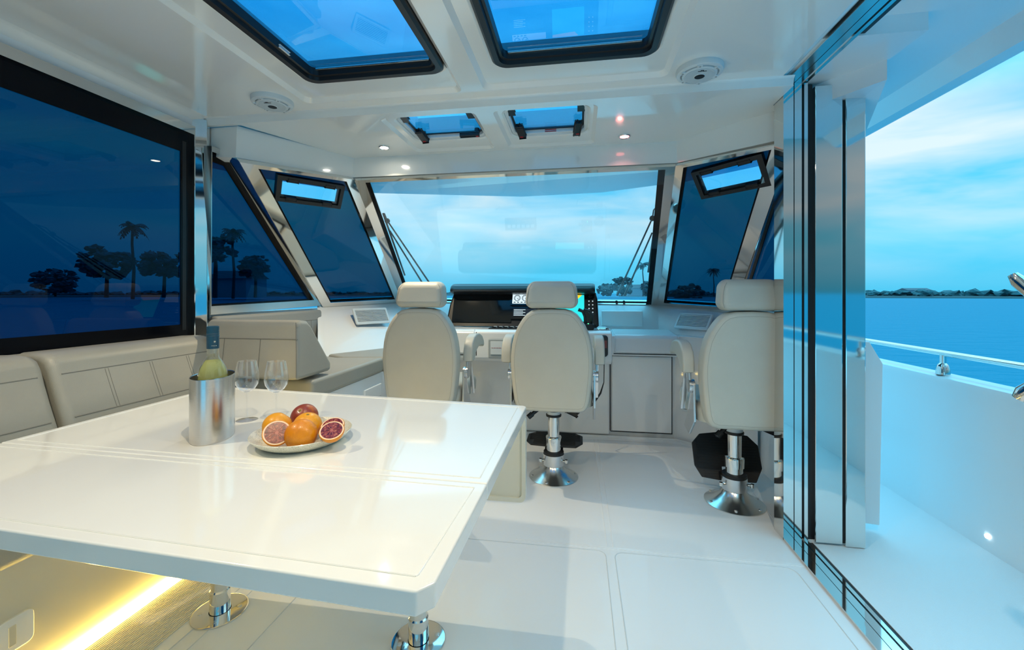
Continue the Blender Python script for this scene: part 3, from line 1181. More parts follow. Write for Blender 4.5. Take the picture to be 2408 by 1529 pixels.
# plate with a speckled reactive glaze
mp_ = mat('plate_glaze', (.60, .58, .46), .3, coat=.3)
t = mp_.node_tree
b = t.nodes['Principled BSDF']
tx = N(t, 'ShaderNodeTexCoord')
m3 = N(t, 'ShaderNodeMapping')
m3.inputs['Scale'].default_value = (120, 120, 22)
n3 = N(t, 'ShaderNodeTexNoise', Scale=2.8, Detail=4.0)
t.links.new(tx.outputs['Object'], m3.inputs['Vector'])
t.links.new(m3.outputs[0], n3.inputs['Vector'])
r3 = ramp(t, [(.30, (.34, .35, .31)), (.46, (.64, .64, .54)), (.7, (.74, .73, .62))])
t.links.new(n3.outputs['Fac'], r3.inputs['Fac'])
t.links.new(r3.outputs[0], b.inputs['Base Color'])
PX, PY = -.81, 1.152
bm = nb()
lathe(bm, [(.085, TZ), (.100, TZ + .0015), (.122, TZ + .014), (.1375, TZ + .030), (.1385, TZ + .032), (.137, TZ + .0335), (.134, TZ + .031), (.118, TZ + .016), (.098, TZ + .007), (.03, TZ + .006)], (PX, PY, 0), 64)
tag(obj('plate', bm, mp_, smooth=50), 'round speckled stoneware plate piled with blood oranges', 'plate')


def peel_mat(name, a, c, dimple=(.25, .12, .01), blush=None):
    m = mat(name, a, .36, coat=.15)
    t = m.node_tree
    b = t.nodes['Principled BSDF']
    tx = N(t, 'ShaderNodeTexCoord')
    n1 = N(t, 'ShaderNodeTexNoise', Scale=14.0, Detail=3.0)
    t.links.new(tx.outputs['Object'], n1.inputs['Vector'])
    r = ramp(t, [(.35, a), (.65, c)] if not blush else [(.30, blush), (.50, blush), (.60, a), (.75, c)])
    t.links.new(n1.outputs['Fac'], r.inputs['Fac'])
    t.links.new(r.outputs[0], b.inputs['Base Color'])
    n2 = N(t, 'ShaderNodeTexVoronoi', Scale=420.0)
    t.links.new(tx.outputs['Object'], n2.inputs['Vector'])
    bp = N(t, 'ShaderNodeBump', Strength=.22, Distance=.0008)
    t.links.new(n2.outputs['Distance'], bp.inputs['Height'])
    t.links.new(bp.outputs[0], b.inputs['Normal'])
    return m


M['peel'] = peel_mat('orange_peel', (.62, .20, .002), (.78, .29, .004))
M['peel_yellow'] = peel_mat('orange_peel_yellow', (.74, .31, .004), (.84, .38, .008))
M['peel_red'] = peel_mat('orange_peel_blushed', (.55, .15, .008), (.76, .30, .006), blush=(.24, .035, .014))
M['pith'] = mat('orange_pith', (.86, .66, .45), .5)
M['stem_end'] = mat('orange_stem_end', (.20, .14, .02), .8)
fl = mat('blood_orange_flesh', (.25, .02, .03), .3, coat=.1)
t = fl.node_tree
b = t.nodes['Principled BSDF']
tx = N(t, 'ShaderNodeTexCoord')
n1 = N(t, 'ShaderNodeTexNoise', Scale=130.0, Detail=3.0)
t.links.new(tx.outputs['Object'], n1.inputs['Vector'])
r = ramp(t, [(.38, (.08, .006, .008)), (.53, (.24, .028, .024)), (.70, (.50, .20, .11))])
t.links.new(n1.outputs['Fac'], r.inputs['Fac'])
t.links.new(r.outputs[0], b.inputs['Base Color'])
M['flesh'] = fl
M['membrane'] = mat('orange_membrane', (.42, .11, .08), .35, coat=.3)


def orange(x, y, r, skin, label, squash=.94, tilt=(0, 0), navel=True):
    z = TZ + .0065 + r * squash
    t = thing('blood_orange', label, 'orange', (x, y, z - r * squash), 'whole oranges on the plate')
    b = bmesh.new()
    bmesh.ops.create_uvsphere(b, u_segments=40, v_segments=24, radius=r)
    for v in b.verts:
        d = v.co.normalized()
        top = max(0, d.z - .93) / .07
        v.co *= 1 + .012 * noise.noise(d * 2.2 + V((x * 9, y * 9, 0))) - .05 * top * top
        v.co.z *= squash
    T = Matrix.Translation((x, y, z)) @ Matrix.Rotation(tilt[1], 4, 'Z') @ Matrix.Rotation(tilt[0], 4, 'X')
    bm = nb()
    merge(bm, b, T)
    obj('peel', bm, skin, t, 0 or 80)
    if navel:
        b = bmesh.new()
        lathe(b, [(.0048, r * squash * .955), (.0035, r * squash * .968), (.001, r * squash * .962)], n=12)
        bm = nb()
        merge(bm, b, T)
        obj('stem_end', bm, 'stem_end', t, 60)
    return t


def half_orange(x, y, z, r, face, label, spin=0):
    t = thing('halved_orange', label, 'orange half', (x, y, z), 'cut halves of blood orange')
    f = V(face).normalized()
    q = f.to_track_quat('Z', 'Y').to_matrix().to_4x4()
    T = Matrix.Translation((x, y, z)) @ q @ Matrix.Rotation(spin, 4, 'Z')
    def P(fn):
        b = bmesh.new()
        fn(b)
        bm = nb()
        merge(bm, b, T)
        return bm
    prof = [(r * math.sin(a), -r * math.cos(a) * .92) for a in [k * PI / 2 / 12 for k in range(13)]]
    prof[0] = (.0005, -r * .92)
    obj('peel', P(lambda b: lathe(b, prof + [(r * .955, .0008), (r * .93, .0002)], n=48)), 'peel', t, 70)
    obj('pith', P(lambda b: lathe(b, [(r * .952, .0004), (r * .945, .0012), (.001, .0012)], n=48)), 'pith', t, 60)
    def flesh(b):
        n = 11
        for k in range(n):
            a0_ = 2 * PI * k / n + .016
            a1_ = 2 * PI * (k + 1) / n - .016
            ring = [(r * .12 * math.cos((a0_ + a1_) / 2), r * .12 * math.sin((a0_ + a1_) / 2))]
            for j in range(7):
                a = a0_ + (a1_ - a0_) * j / 6
                ring.append((r * .83 * math.cos(a), r * .83 * math.sin(a)))
            v0 = [b.verts.new((p[0], p[1], .0012)) for p in ring]
            v1 = [b.verts.new((p[0] * .985, p[1] * .985, .0026)) for p in ring]
            b.faces.new(v1)
            for i in range(len(ring)):
                j = (i + 1) % len(ring)
                b.faces.new((v0[i], v0[j], v1[j], v1[i]))
    obj('membrane', P(lambda b: lathe(b, [(r * .85, .0010), (r * .845, .0018), (.001, .0018)], n=48)), 'membrane', t, 0)
    obj('flesh', P(flesh), 'flesh', t, 0)
    return t


# camera ray helper for the small pile: distance s along the viewing axis
def at(px, py, s):
    c, sn = math.cos(math.atan(.156)), math.sin(math.atan(.156))
    u = (px - 1204) / FPX
    return V(((-sn + c * u) * s, (c + sn * u) * s, EYE + (690 - py) / FPX * s))


p = at(708, 1019, 1.185); orange(p.x, p.y, .0425, 'peel', 'deep orange fruit at the front of the plate', .93, (1.2, .6), False)
p = at(652, 1000, 1.262); orange(p.x, p.y, .0405, 'peel_yellow', 'orange fruit at the left back of the plate', .96, (.7, 2.5), False)
p = at(723, 1000, 1.268); orange(p.x, p.y, .0405, 'peel_yellow', 'yellowish fruit with a dimple in the middle of the pile', .95, (.25, .7))
p = at(716, 979, 1.355); orange(p.x, p.y, .0415, 'peel_red', 'red blushed fruit at the back of the pile', .95, (.75, .1))
p = at(651, 1018, 1.170); half_orange(p.x, p.y, p.z, .036, (.50, -.62, .62), 'cut half at the left front of the plate, dark red flesh', .2)
p = at(780, 1013, 1.185); half_orange(p.x, p.y, p.z, .0335, (.18, -.50, .85), 'cut half at the right front of the plate, dark red flesh', .5)
p = at(782, 1001, 1.255); half_orange(p.x, p.y, p.z, .0335, (.12, -.45, .88), 'cut half tucked behind the right front half', .1)

# ================================================================== SETTEE, CHAISE
set_ = thing('settee', 'taupe leather settee along the port wall under the long window', 'sofa', (-1.85, .6, 0))
bm = nb()
box(bm, (XL + .01, -1.2, .0), (-1.675, 2.02, .40), .01)
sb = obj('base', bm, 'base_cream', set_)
bm = nb()
box(bm, (XL + .01, -1.2, .40), (-1.62, 2.03, .50), .03, 3)
obj('seat_cushion', bm, 'leather_sofa', set_)
bm = nb()
pillow(bm, rrect(.985, 1.075, .13, .23, .018, 4), [(-1.678, 0), (-1.668, 0), (-1.664, .006)], lambda a, b_, d: (d, a, b_))
lt = obj('locker_latch', bm, 'gel', set_)
bm = nb()
box(bm, (-1.667, 1.012, .15), (-1.662, 1.03, .21), .002)
obj('pull', bm, 'base_cream', lt)


def back_cushion(y0_, y1_):
    bm = nb()
    prof = [(-2.115, .50), (-1.845, .50), (-1.842, .56), (-1.855, .70), (-1.895, .80), (-1.925, .88), (-1.94, .93), (-1.955, .955), (-1.985, .972), (-2.03, .976), (-2.115, .972)]
    rings = []
    for y, k in ((y0_, .90), (y0_ + .012, .97), (y0_ + .035, 1.0), (y1_ - .035, 1.0), (y1_ - .012, .97), (y1_, .90)):
        cx, cz = -2.115, .50
        rings.append([(cx + (x - cx) * k, y, cz + (z - cz) * (.5 + .5 * k)) for x, z in prof])
    loft(bm, rings)
    bmesh.ops.recalc_face_normals(bm, faces=bm.faces)
    c = obj('back_cushion', bm, 'leather_sofa', set_, 50)
    bm = nb()
    f = lambda z: -1.925 + (.88 - z) * .36 if z > .8 else (-1.895 + (.8 - z) * .4 if z > .7 else -1.855 + (.7 - z) * .1)
    for z in (.895, .735):
        tube(bm, [(f(z) + .0005, y0_ + .03, z), (f(z) + .0005, y1_ - .03, z)], .0020, 6)
    n = max(1, round((y1_ - y0_) / .185))
    for i in range(1, n):
        y = y0_ + (y1_ - y0_) * i / n
        for dy in (-.006, .006):
            tube(bm, [(f(z) + .0003, y + dy, z) for z in (.89, .85, .80, .76, .735)], .0012, 5)
    obj('stitching', bm, 'stitch', c)


back_cushion(.36, 1.283)
back_cushion(1.296, 2.03)
bm = nb()
box(bm, (-1.674, .62, .002), (-1.657, 2.02, .018), .003)
tag(obj('light_strip', bm, 'led'), 'glowing warm LED strip along the foot of the settee base', 'light strip')

ch = thing('chaise', 'grey leather chaise with a white base forward of the table', 'lounge', (-1.75, 2.8, 0))
bm = nb()
prism(bm, [(XL + .01, 2.06, 0), (-1.40, 2.06, 0), (-1.40, 3.5, 0), (-1.5, 3.6, 0), (-1.87, 3.0, 0), (XL + .01, 2.96, 0)], (0, 0, .635), .008)
cb = obj('base', bm, 'gel', ch)
bm = nb()
box(bm, (-1.402, 2.62, .47), (-1.388, 2.86, .56), .006, 3)
obj('locker_door', bm, 'gel', cb)
for ys in (((XL + .01, 2.056), (-1.385, 2.056), (-1.385, 2.885), (-1.70, 2.83), (-1.93, 2.93), (XL + .01, 2.93)),
           ((-1.69, 2.845), (-1.385, 2.90), (-1.385, 3.45), (-1.52, 3.55), (-1.88, 2.97))):
    bm = nb()
    prism(bm, [(x, y, .635) for x, y in ys], (0, 0, .105), .022, 3)
    obj('seat_cushion', bm, 'leather_sofa', ch)
# wedge backrest facing the table
bm = nb()
prof = [(1.945, .76), (2.245, .76), (2.25, .80), (2.085, 1.035), (2.06, 1.056), (2.0, 1.062), (1.978, 1.04), (1.948, .79)]
rings = []
for x, k in ((-1.93, 1.0), (-1.43, 1.0), (-1.405, .985), (-1.395, .94)):
    cy, cz = 2.07, .88
    rings.append([(x + (.0 if z < 1.0 else -.02), cy + (y - cy) * k, cz + (z - cz) * k) for y, z in prof])
loft(bm, rings)
bmesh.ops.recalc_face_normals(bm, faces=bm.faces)
bmesh.ops.bevel(bm, geom=[e for e in bm.edges if e.calc_face_angle(0) > .6], offset=.014, segments=2, profile=.5, affect='EDGES')
wd = obj('backrest', bm, 'leather_sofa', ch, 50)
bm = nb()
g = lambda z: 1.948 + (z - .79) * (.03 / .25) - .0016
tube(bm, [(-1.92, g(.965), .965), (-1.41, g(.965), .965)], .002, 6)
for x in (-1.83, -1.62):
    tube(bm, [(x, g(.965), .965), (x, g(.78), .78)], .0014, 5)
tube(bm, [(-1.425, 1.975, 1.05), (-1.408, 1.955, .90), (-1.402, 1.946, .775)], .0022, 6)
obj('stitching', bm, 'stitch', wd)
bm = nb()
box(bm, (XL + .003, 2.17, .74), (-2.07, 3.20, 1.066), .02, 3)
sbk = obj('side_backrest', bm, 'leather_side', ch)
bm = nb()
for z in (.99, .86):
    tube(bm, [(-2.0695, 2.2, z), (-2.0695, 3.19, z)], .0018, 5)
for y in (2.45, 2.8, 3.05):
    tube(bm, [(-2.0695, y, .99), (-2.0695, y, .86)], .0012, 5)
obj('stitching', bm, 'stitch', sbk)

# ================================================================== HELM CHAIRS
def helm_chair(label, x, y, rot, foot, arms=(-1, 1)):
    t = thing('helm_chair', label, 'chair', (0, 0, 0), 'pedestal helm chairs')
    # flange and pedestal
    bm = nb()
    lathe(bm, [(.160, 0), (.160, .004), (.155, .007), (.11, .028), (.075, .055), (.062, .078), (.058, .082)], n=56)
    fl_ = obj('base_flange', bm, 'satin', t, 40)
    bm = nb()
    for k in range(6):
        a = k * PI / 3 + .26
        lathe(bm, [(.010, .010), (.010, .016), (.004, .017)], (.140 * math.cos(a), .140 * math.sin(a), 0), 10)
    obj('bolt', bm, 'alu', fl_)
    bm = nb()
    lathe(bm, [(.060, .078), (.067, .080), (.068, .150), (.064, .152)], n=40)
    co = obj('collar', bm, 'alu', t)
    bm = nb()
    for s in (-1, 1):
        tube(bm, [(s * .060, -.030, .115), (s * .088, -.036, .115)], .007, 10)
        lathe(bm, [(.010, .105), (.010, .125)], (s * .083, -.036, 0), 10)
    obj('clamp_screw', bm, 'steel', co)
    bm = nb()
    lathe(bm, [(.066, .151), (.066, .166), (.055, .170)], n=36)
    obj('bushing', bm, 'rubber', t)
    bm = nb()
    lathe(bm, [(.046, .165), (.046, .205), (.052, .207), (.053, .255), (.050, .262), (.040, .264), (.038, .266), (.038, .40)], n=36)
    obj('post', bm, 'steel', t)
    bm = nb()
    lathe(bm, [(.049, .395), (.050, .400), (.050, .408), (.046, .410)], n=32)
    obj('stop_ring', bm, 'rubber', t)
    bm = nb()
    lathe(bm, [(.045, .408), (.045, .432)], n=32)
    obj('scale_band', bm, 'vent_white', t)
    bm = nb()
    lathe(bm, [(.046, .430), (.052, .440), (.062, .475), (.062, .492)], n=32)
    box(bm, (-.13, -.16, .478), (.13, .16, .498), .004)
    mb_ = obj('seat_mount', bm, 'black', t)
    bm = nb()
    bar(bm, (.09, -.15, .480), (.155, -.165, .455), .03, .025, (0, 0, 1), .006)
    bar(bm, (-.08, -.14, .480), (-.135, -.17, .440), .014, .012, (0, 0, 1), .003)
    bar(bm, (-.125, -.165, .448), (-.145, -.175, .432), .022, .018, (0, 0, 1), .004)
    obj('lever', bm, 'black', mb_)
    # footrest: ribbed plate with a notch, hinged on the collar
    b = bmesh.new()
    out = [(-.19, .03), (-.155, -.035), (-.035, -.05), (-.035, .03), (.035, .03), (.035, -.05), (.145, -.05), (.19, .03), (.19, .16), (.14, .215), (.0, .235), (-.14, .215), (-.19, .16)]
    prism(b, [(p[0], p[1], 0) for p in out], (0, 0, .014), .004)
    for i in range(16):
        yy = -.03 + i * .0155
        w = .17 if .04 < yy < .16 else .14
        if yy < .035:
            for s in (-1, 1):
                box(b, (min(s * .05, s * w), yy, .013), (max(s * .05, s * w), yy + .006, .0165))
        else:
            box(b, (-w, yy, .013), (w, yy + .006, .0165))
    ang, fy, fz = foot
    bm = nb()
    merge(bm, b, Matrix.Translation((0, fy, fz)) @ Matrix.Rotation(ang, 4, 'X'))
    fr_ = obj('footrest', bm, 'rubber', t, 25)
    bm = nb()
    for s in (-1, 1):
        bar(bm, (s * .052, .02, .115), (s * .05, fy + .01, fz + .004), .012, .02, (0, 0, 1), .003)
    obj('footrest_arm', bm, 'black', fr_)
    # seat
    bm = nb()
    pillow(bm, rrect(-.245, .245, -.20, .30, .09, 6), [(.498, .012), (.505, 0), (.565, -.006), (.60, .004), (.615, .03), (.618, .08)], lambda a, b_, d: (a, b_, d))
    obj('seat', bm, 'leather', t, 60)
    # backrest shell
    hw = [(.010, .196), (.032, .214), (.065, .224), (.12, .232), (.20, .240), (.27, .245), (.33, .244), (.40, .236), (.46, .222), (.51, .200), (.55, .175), (.58, .150), (.600, .120), (.610, .08)]
    z0 = .492
    right = [(w, z0 + z) for z, w in hw]
    left = [(-w, z0 + z) for z, w in reversed(hw)]
    outl = [(-.165, z0 + .0), (0, z0 - .003), (.165, z0 + .0)] + right + [(0, z0 + .613)] + left
    lean = lambda a, b_, d: (a, d - (b_ - .5) * .02, b_)
    bm = nb()
    pillow(bm, outl, [(-.264, .040), (-.262, .022), (-.256, .008), (-.246, .0), (-.19, -.004), (-.165, .006), (-.15, .03)], lean)
    br = obj('backrest', bm, 'leather', t, 60)
    bm = nb()
    q = inset2(outl, .024)
    tube(bm, [lean(a, b_, -.2615) for a, b_ in q], .0016, 6, True)
    obj('piping', bm, 'piping', br)
    # headrest
    bm = nb()
    ho = [(a * (1 - .10 * ((b_ - 1.14) / .13) ** 2 * (1 if b_ > 1.14 else .3)), b_) for a, b_ in rrect(-.157, .157, 1.110, 1.273, .045, 8)]
    pillow(bm, ho, [(-.276, .042), (-.274, .026), (-.269, .012), (-.258, .002), (-.245, .0), (-.19, -.002), (-.17, .004), (-.158, .02), (-.155, .04)],
           lambda a, b_, d: (a, d + .035 * max(0, (b_ - 1.12) / .15) ** 2 * max(0, min(1, (-d - .15) / .1)), b_))
    hr = obj('headrest', bm, 'leather', t, 60)
    bm = nb()
    for s in (-1, 1):
        tube(bm, [(s * .138, -.268, 1.125), (s * .145, -.2685, 1.15), (s * .143, -.262, 1.19), (s * .132, -.250, 1.235), (s * .118, -.240, 1.256)], .0016, 6)
    obj('piping', bm, 'piping', hr)
    # armrests
    for s in arms:
        prof = [(-.17, .77), (-.165, .83), (-.145, .88), (-.10, .915), (-.03, .930), (.06, .925), (.13, .905), (.175, .87), (.185, .835), (.172, .822), (.12, .835), (.03, .838), (-.04, .82), (-.085, .785), (-.10, .765), (-.14, .760)]
        bm = nb()
        pillow(bm, prof[::-1], [(.257, .012), (.260, .004), (.268, 0), (.308, 0), (.316, .004), (.320, .014)], lambda a, b_, d: (s * d, a, b_))
        ar = obj('armrest', bm, 'leather', t, 60)
        bm = nb()
        prism(bm, [(s * .252, -.16, .70), (s * .252, -.10, .66), (s * .252, -.02, .50), (s * .252, .05, .42), (s * .252, -.06, .40), (s * .252, -.17, .50)], (s * .012, 0, 0), .002)
        prism(bm, [(s * .266, -.135, .67), (s * .266, -.075, .68), (s * .266, -.055, .80), (s * .266, -.12, .81)], (s * .014, 0, 0), .002)
        bar(bm, (s * .275, -.06, .78), (s * .275, .03, .52), .010, .025, (1, 0, 0), .002)
        obj('arm_bracket', bm, 'alu', ar)
        b = bmesh.new()
        lathe(b, [(.037, 0), (.037, .010), (.033, .011), (.033, .018), (.037, .019), (.037, .030), (.030, .034)], n=32)
        bm = nb()
        merge(bm, b, Matrix.Translation((s * .250, -.115, .685)) @ Matrix.Rotation(s * PI / 2, 4, 'Y'))
        obj('pivot', bm, 'alu', ar)
    t.location = (x, y, 0)
    t.rotation_euler = (0, 0, rot)
    return t


helm_chair('pale leather helm chair behind the far edge of the table', -.985, 2.80, .0, (0, .06, .19), (1,))
helm_chair('pale leather helm chair in the middle, in front of the dash screens', -.160, 2.80, .0, (0, .06, .185))
helm_chair('pale leather helm chair partly hidden by the steel door post', .885, 2.61, .0, (1.08, .10, .13))

# ================================================================== HELM CONSOLE
con = thing('helm_console', 'white moulded helm console with drawer and locker doors', 'cabinet', (-.3, 3.6, 0))
bm = nb()
prism(bm, [(-1.378, 3.62, .0), (.775, 3.62, .0), (1.04, 3.44, .0), (1.04, 3.9, .0), (-1.378, 3.9, .0)], (0, 0, .855), .006)
prism(bm, [(-1.376, 3.585, .03), (.257, 3.585, .03), (.257, 3.66, .03), (-1.376, 3.66, .03)], (0, 0, .66), .02, 3)
prism(bm, [(-1.377, 3.20, .90), (-1.377, 3.20, .70), (-1.377, 3.23, .672), (-1.377, 3.64, .66), (-1.377, 3.95, .66), (-1.377, 3.95, .905), (-1.377, 3.24, .920)], (1.622, 0, 0), .012, 3)
prism(bm, [(.245, 3.50, .86), (.245, 3.50, .70), (.245, 3.66, .69), (.245, 3.95, .69), (.245, 3.95, .88)], (.545, 0, 0), .012, 3)
obj('body', bm, 'gel', con)
bm = nb()
box(bm, (.272, 3.575, .072), (.742, 3.625, .685), .008, 2)
obj('door', bm, 'gel', con)
bm = nb()
prism(bm, [(.288, 3.485, .84), (.288, 3.475, .73), (.288, 3.52, .722), (.288, 3.84, .722), (.288, 3.84, .888), (.288, 3.51, .868)], (.485, 0, 0), .010, 3)
obj('drawer', bm, 'gel', con)
bm = nb()
prism(bm, [(-1.30, 3.190, .895), (-1.30, 3.190, .735), (-1.30, 3.24, .73), (-1.30, 3.50, .73), (-1.30, 3.50, .917), (-1.30, 3.22, .918)], (.51, 0, 0), .010, 3)
obj('drawer', bm, 'gel', con)
bm = nb()
for a, c in (((.262, 3.618, .06), (.262, 3.618, .70)), ((.752, 3.618, .06), (.752, 3.618, .70)), ((.262, 3.618, .70), (.752, 3.618, .70)), ((.28, 3.497, .716), (.78, 3.497, .716)),
             ((-.778, 3.200, .72), (-.778, 3.200, .90)), ((-1.3, 3.198, .724), (-.785, 3.198, .724)), ((.262, 3.6, .0615), (.752, 3.6, .0615))):
    tube(bm, [a, c], .0035, 6)
obj('shadow_gap', bm, 'dark_gap', con)
bm = nb()
loft(bm, [[(-1.378, 3.58, .03), (.775, 3.58, .03), (1.03, 3.40, .03)], [(-1.378, 3.585, .01), (.775, 3.585, .01), (1.03, 3.405, .01)], [(-1.378, 3.55, .0005), (.78, 3.55, .0005), (1.03, 3.37, .0005)]], False)
obj('toe_cove', bm, 'gel', con)


def louvre(name, center, right, up, w, h, n, label):
    c, r, u = V(center), V(right).normalized(), V(up).normalized()
    nn = r.cross(u).normalized()
    T = Matrix.Translation(c) @ Matrix(((r.x, u.x, nn.x, 0), (r.y, u.y, nn.y, 0), (r.z, u.z, nn.z, 0), (0, 0, 0, 1)))
    t = thing(name, label, 'vent', c, 'air vents on the bulkhead')
    def P(fn):
        b = bmesh.new()
        fn(b)
        bm = nb()
        merge(bm, b, T)
        return bm
    def fr(b):
        o, i = rrect(-w / 2, w / 2, -h / 2, h / 2, .012, 4), rrect(-w / 2 + .018, w / 2 - .018, -h / 2 + .018, h / 2 - .018, .004, 4)
        loft(b, [[(x, y, -.004) for x, y in o], [(x, y, .006) for x, y in o], [(x, y, .009) for x, y in inset2(o, .003)], [(x, y, .009) for x, y in i], [(x, y, -.002) for x, y in i]], True, False)
    obj('frame', P(fr), 'vent_white', t)
    obj('backing', P(lambda b: box(b, (-w / 2 + .012, -h / 2 + .012, -.004), (w / 2 - .012, h / 2 - .012, .001))), 'dark_gap', t, 0)
    for k in range(n):
        y = -h / 2 + .018 + (h - .036) * (k + .5) / n
        d = (h - .036) / n * .27
        obj('slat', P(lambda b: prism(b, [(-w / 2 + .016, y - d, .003), (-w / 2 + .016, y + d, .003), (-w / 2 + .016, y + d, .007), (-w / 2 + .016, y - d, .006)], (w - .032, 0, 0))), 'vent_white', t, 0)
    return t


louvre('air_vent', (-1.80, 3.512, 1.0), (.28, .44, 0), (-.26, .11, .60), .33, .150, 9, 'white louvred vent behind the companion helm chair')
louvre('air_vent', (.926, 3.653, .971), (.4125, -.44, 0), (.094, .082, .184), .30, .150, 9, 'white louvred vent on the starboard bulkhead above the counter')
louvre('air_vent', (.865, 3.548, .375), (.265, -.18, 0), (0, 0, 1), .11, .235, 13, 'tall low vent beside the locker door')

# grey shutter box, round compass cup, handset with cord
g = thing('fire_port', 'small grey plastic fire port on the console front', 'fire port', (-.612, 3.195, .70))
bm = nb()
pillow(bm, rrect(-.678, -.545, .705, .853, .012, 4), [(3.199, 0), (3.178, 0), (3.172, .006)], lambda a, b_, d: (a, d, b_))
obj('body', bm, 'grey_plastic', g)
bm = nb()
box(bm, (-.660, 3.166, .735), (-.563, 3.174, .835), .003)
fp = obj('flap', bm, 'vent_white', g)
bm = nb()
for i, (x0, x1) in enumerate(((-.652, -.640), (-.636, -.618), (-.614, -.600), (-.597, -.577))):
    box(bm, (x0, 3.1645, .784), (x1, 3.1665, .788))
obj('lettering', bm, mat('faded_red_print', (.45, .16, .15), .5), fp, 0)
g = thing('handset', 'black radio handset hanging on the console beside the middle chair', 'radio handset', (.187, 3.19, .74))
bm = nb()
pillow(bm, rrect(.160, .214, .735, .893, .024, 6), [(3.199, 0), (3.178, 0), (3.170, .006)], lambda a, b_, d: (a, d, b_))
obj('body', bm, 'black', g)
bm = nb()
box(bm, (.168, 3.166, .80), (.206, 3.172, .855), .003)
obj('keypad', bm, mat('handset_red', (.20, .05, .05), .5), g)
bm = nb()
tube(bm, [(.187, 3.18, .74), (.186, 3.17, .65), (.184, 3.17, .55), (.16, 3.17, .47), (.10, 3.17, .38), (.05, 3.17, .36), (-.02, 3.19, .42), (-.04, 3.25, .6)], [.003, .003, .003, .007, .008, .007, .004, .004], 8)
obj('cord', bm, 'black', g)
g = thing('cup_holder', 'round steel rimmed cup holder on the console top', 'cup holder', (.187, 3.33, .918))
bm = nb()
lathe(bm, [(.050, .918), (.052, .926), (.048, .930), (.042, .926), (.040, .915)], (.187, 3.33, 0), 32, False)
obj('rim', bm, 'steel', g)
bm = nb()
lathe(bm, [(.042, .919), (.041, .922), (.01, .9215)], (.187, 3.33, 0), 28)
obj('well', bm, 'black', g)
g = thing('switch_panel', 'black switch panel lying on the console top', 'switch panel', (-.60, 3.33, .92))
bm = nb()
box(bm, (-.70, 3.28, .918), (-.40, 3.40, .927), .004)
obj('plate', bm, 'black', g)
for i in range(6):
    for j in range(2):
        bm = nb()
        box(bm, (-.675 + i * .045, 3.30 + j * .045, .926), (-.645 + i * .045, 3.33 + j * .045, .935), .003)
        obj('switch', bm, 'vent_white' if j else 'gloss_black', g)

# dash pod with screens
pod = thing('dash_pod', 'black hooded dash pod with two small gauges and a plotter', 'instrument pod', (-.48, 3.6, .92))
LEAN = .40                     # metres of setback per metre of height


def face(a, b_, d=0):
    return (a, 3.52 + (b_ - .92) * LEAN + d, b_)


bm = nb()
out = [(-1.10, .918), (.145, .918), (.165, .935), (.158, 1.15), (.145, 1.20), (.12, 1.225), (-1.06, 1.225), (-1.085, 1.20), (-1.108, 1.10), (-1.125, .935)]
pillow(bm, out, [(.0, .010), (-.006, .004), (.0, 0), (.10, .0), (.115, .03)], face)
obj('housing', bm, 'black', pod, 40)
bm = nb()
hp = [(-.02, 1.190), (-.075, 1.205), (-.085, 1.225), (-.06, 1.262), (.0, 1.282), (.10, 1.285), (.13, 1.25), (.10, 1.2)]
rings = []
for x, k in ((-1.09, .86), (-1.075, .97), (-1.05, 1.0), (.09, 1.0), (.12, .97), (.135, .86)):
    rings.append([(x, 3.63 + (y - .03) * k, 1.235 + (z - 1.235) * k) for y, z in hp])
loft(bm, rings)
bmesh.ops.recalc_face_normals(bm, faces=bm.faces)
obj('hood', bm, 'black', pod, 50)


def flat(bm, x0, x1, z0, z1, d0, d1, r=.008):
    pillow(bm, rrect(x0, x1, z0, z1, r, 4), [(d1, 0), (d0, 0)], face)
    return bm


obj('dark_panel', flat(nb(), -1.075, -.56, .955, 1.192, -.010, 0), 'gloss_black', pod, 30)
def em(name, col, s):
    return mat(name, col, .2, emit=col, estr=s)
SCR = em('screen_white', (.55, .66, .70), .9)
SCRD = em('screen_dark', (.015, .02, .03), .3)
TEAL = em('screen_teal', (.02, .55, .55), 1.0)
YEL = em('screen_yellow', (.75, .50, .02), 1.0)
d1 = obj('display', flat(nb(), -.578, -.25, 1.098, 1.205, -.020, -.002), 'gloss_black', pod, 30)
obj('screen', flat(nb(), -.556, -.27, 1.113, 1.190, -.0215, -.019, .002), SCR, d1, 0)
for cx in (-.515, -.447):
    bm = nb()
    def disc(r0, r1, dd, n=28):
        rings = []
        for r_ in (r0, r1):
            rings.append([face(cx + r_ * math.cos(2 * PI * k / n), 1.160 + r_ * math.sin(2 * PI * k / n), dd) for k in range(n)])
        loft(bm, rings, True, False)
    disc(.027, .022, -.0222)
    for k in range(9):
        a = -.6 + k * (PI + 1.2) / 8
        bar(bm, face(cx + .014 * math.cos(a), 1.16 + .014 * math.sin(a), -.0222), face(cx + .020 * math.cos(a), 1.16 + .020 * math.sin(a), -.0222), .003, .0006, (0, -1, LEAN))
    bar(bm, face(cx, 1.16, -.0224), face(cx + .012, 1.146, -.0224), .004, .0006, (0, -1, LEAN))
    obj('gauge', bm, SCRD, d1, 0)
bm = nb()
for i in range(4):
    bar(bm, face(-.545 + i * .03, 1.124, -.0222), face(-.527 + i * .03, 1.124, -.0222), .008, .0006, (0, -1, LEAN))
obj('readout', bm, SCRD, d1, 0)
d2 = obj('display', flat(nb(), -.568, -.28, .985, 1.088, -.020, -.002), 'gloss_black', pod, 30)
obj('screen', flat(nb(), -.545, -.30, 1.008, 1.070, -.0215, -.019, .002), SCRD, d2, 0)
bm = nb()
for i in range(5):
    bar(bm, face(-.538, 1.062 - i * .0115, -.0222), face(-.44 - .02 * (i % 2), 1.062 - i * .0115, -.0222), .004, .0006, (0, -1, LEAN))
obj('readout', bm, SCR, d2, 0)
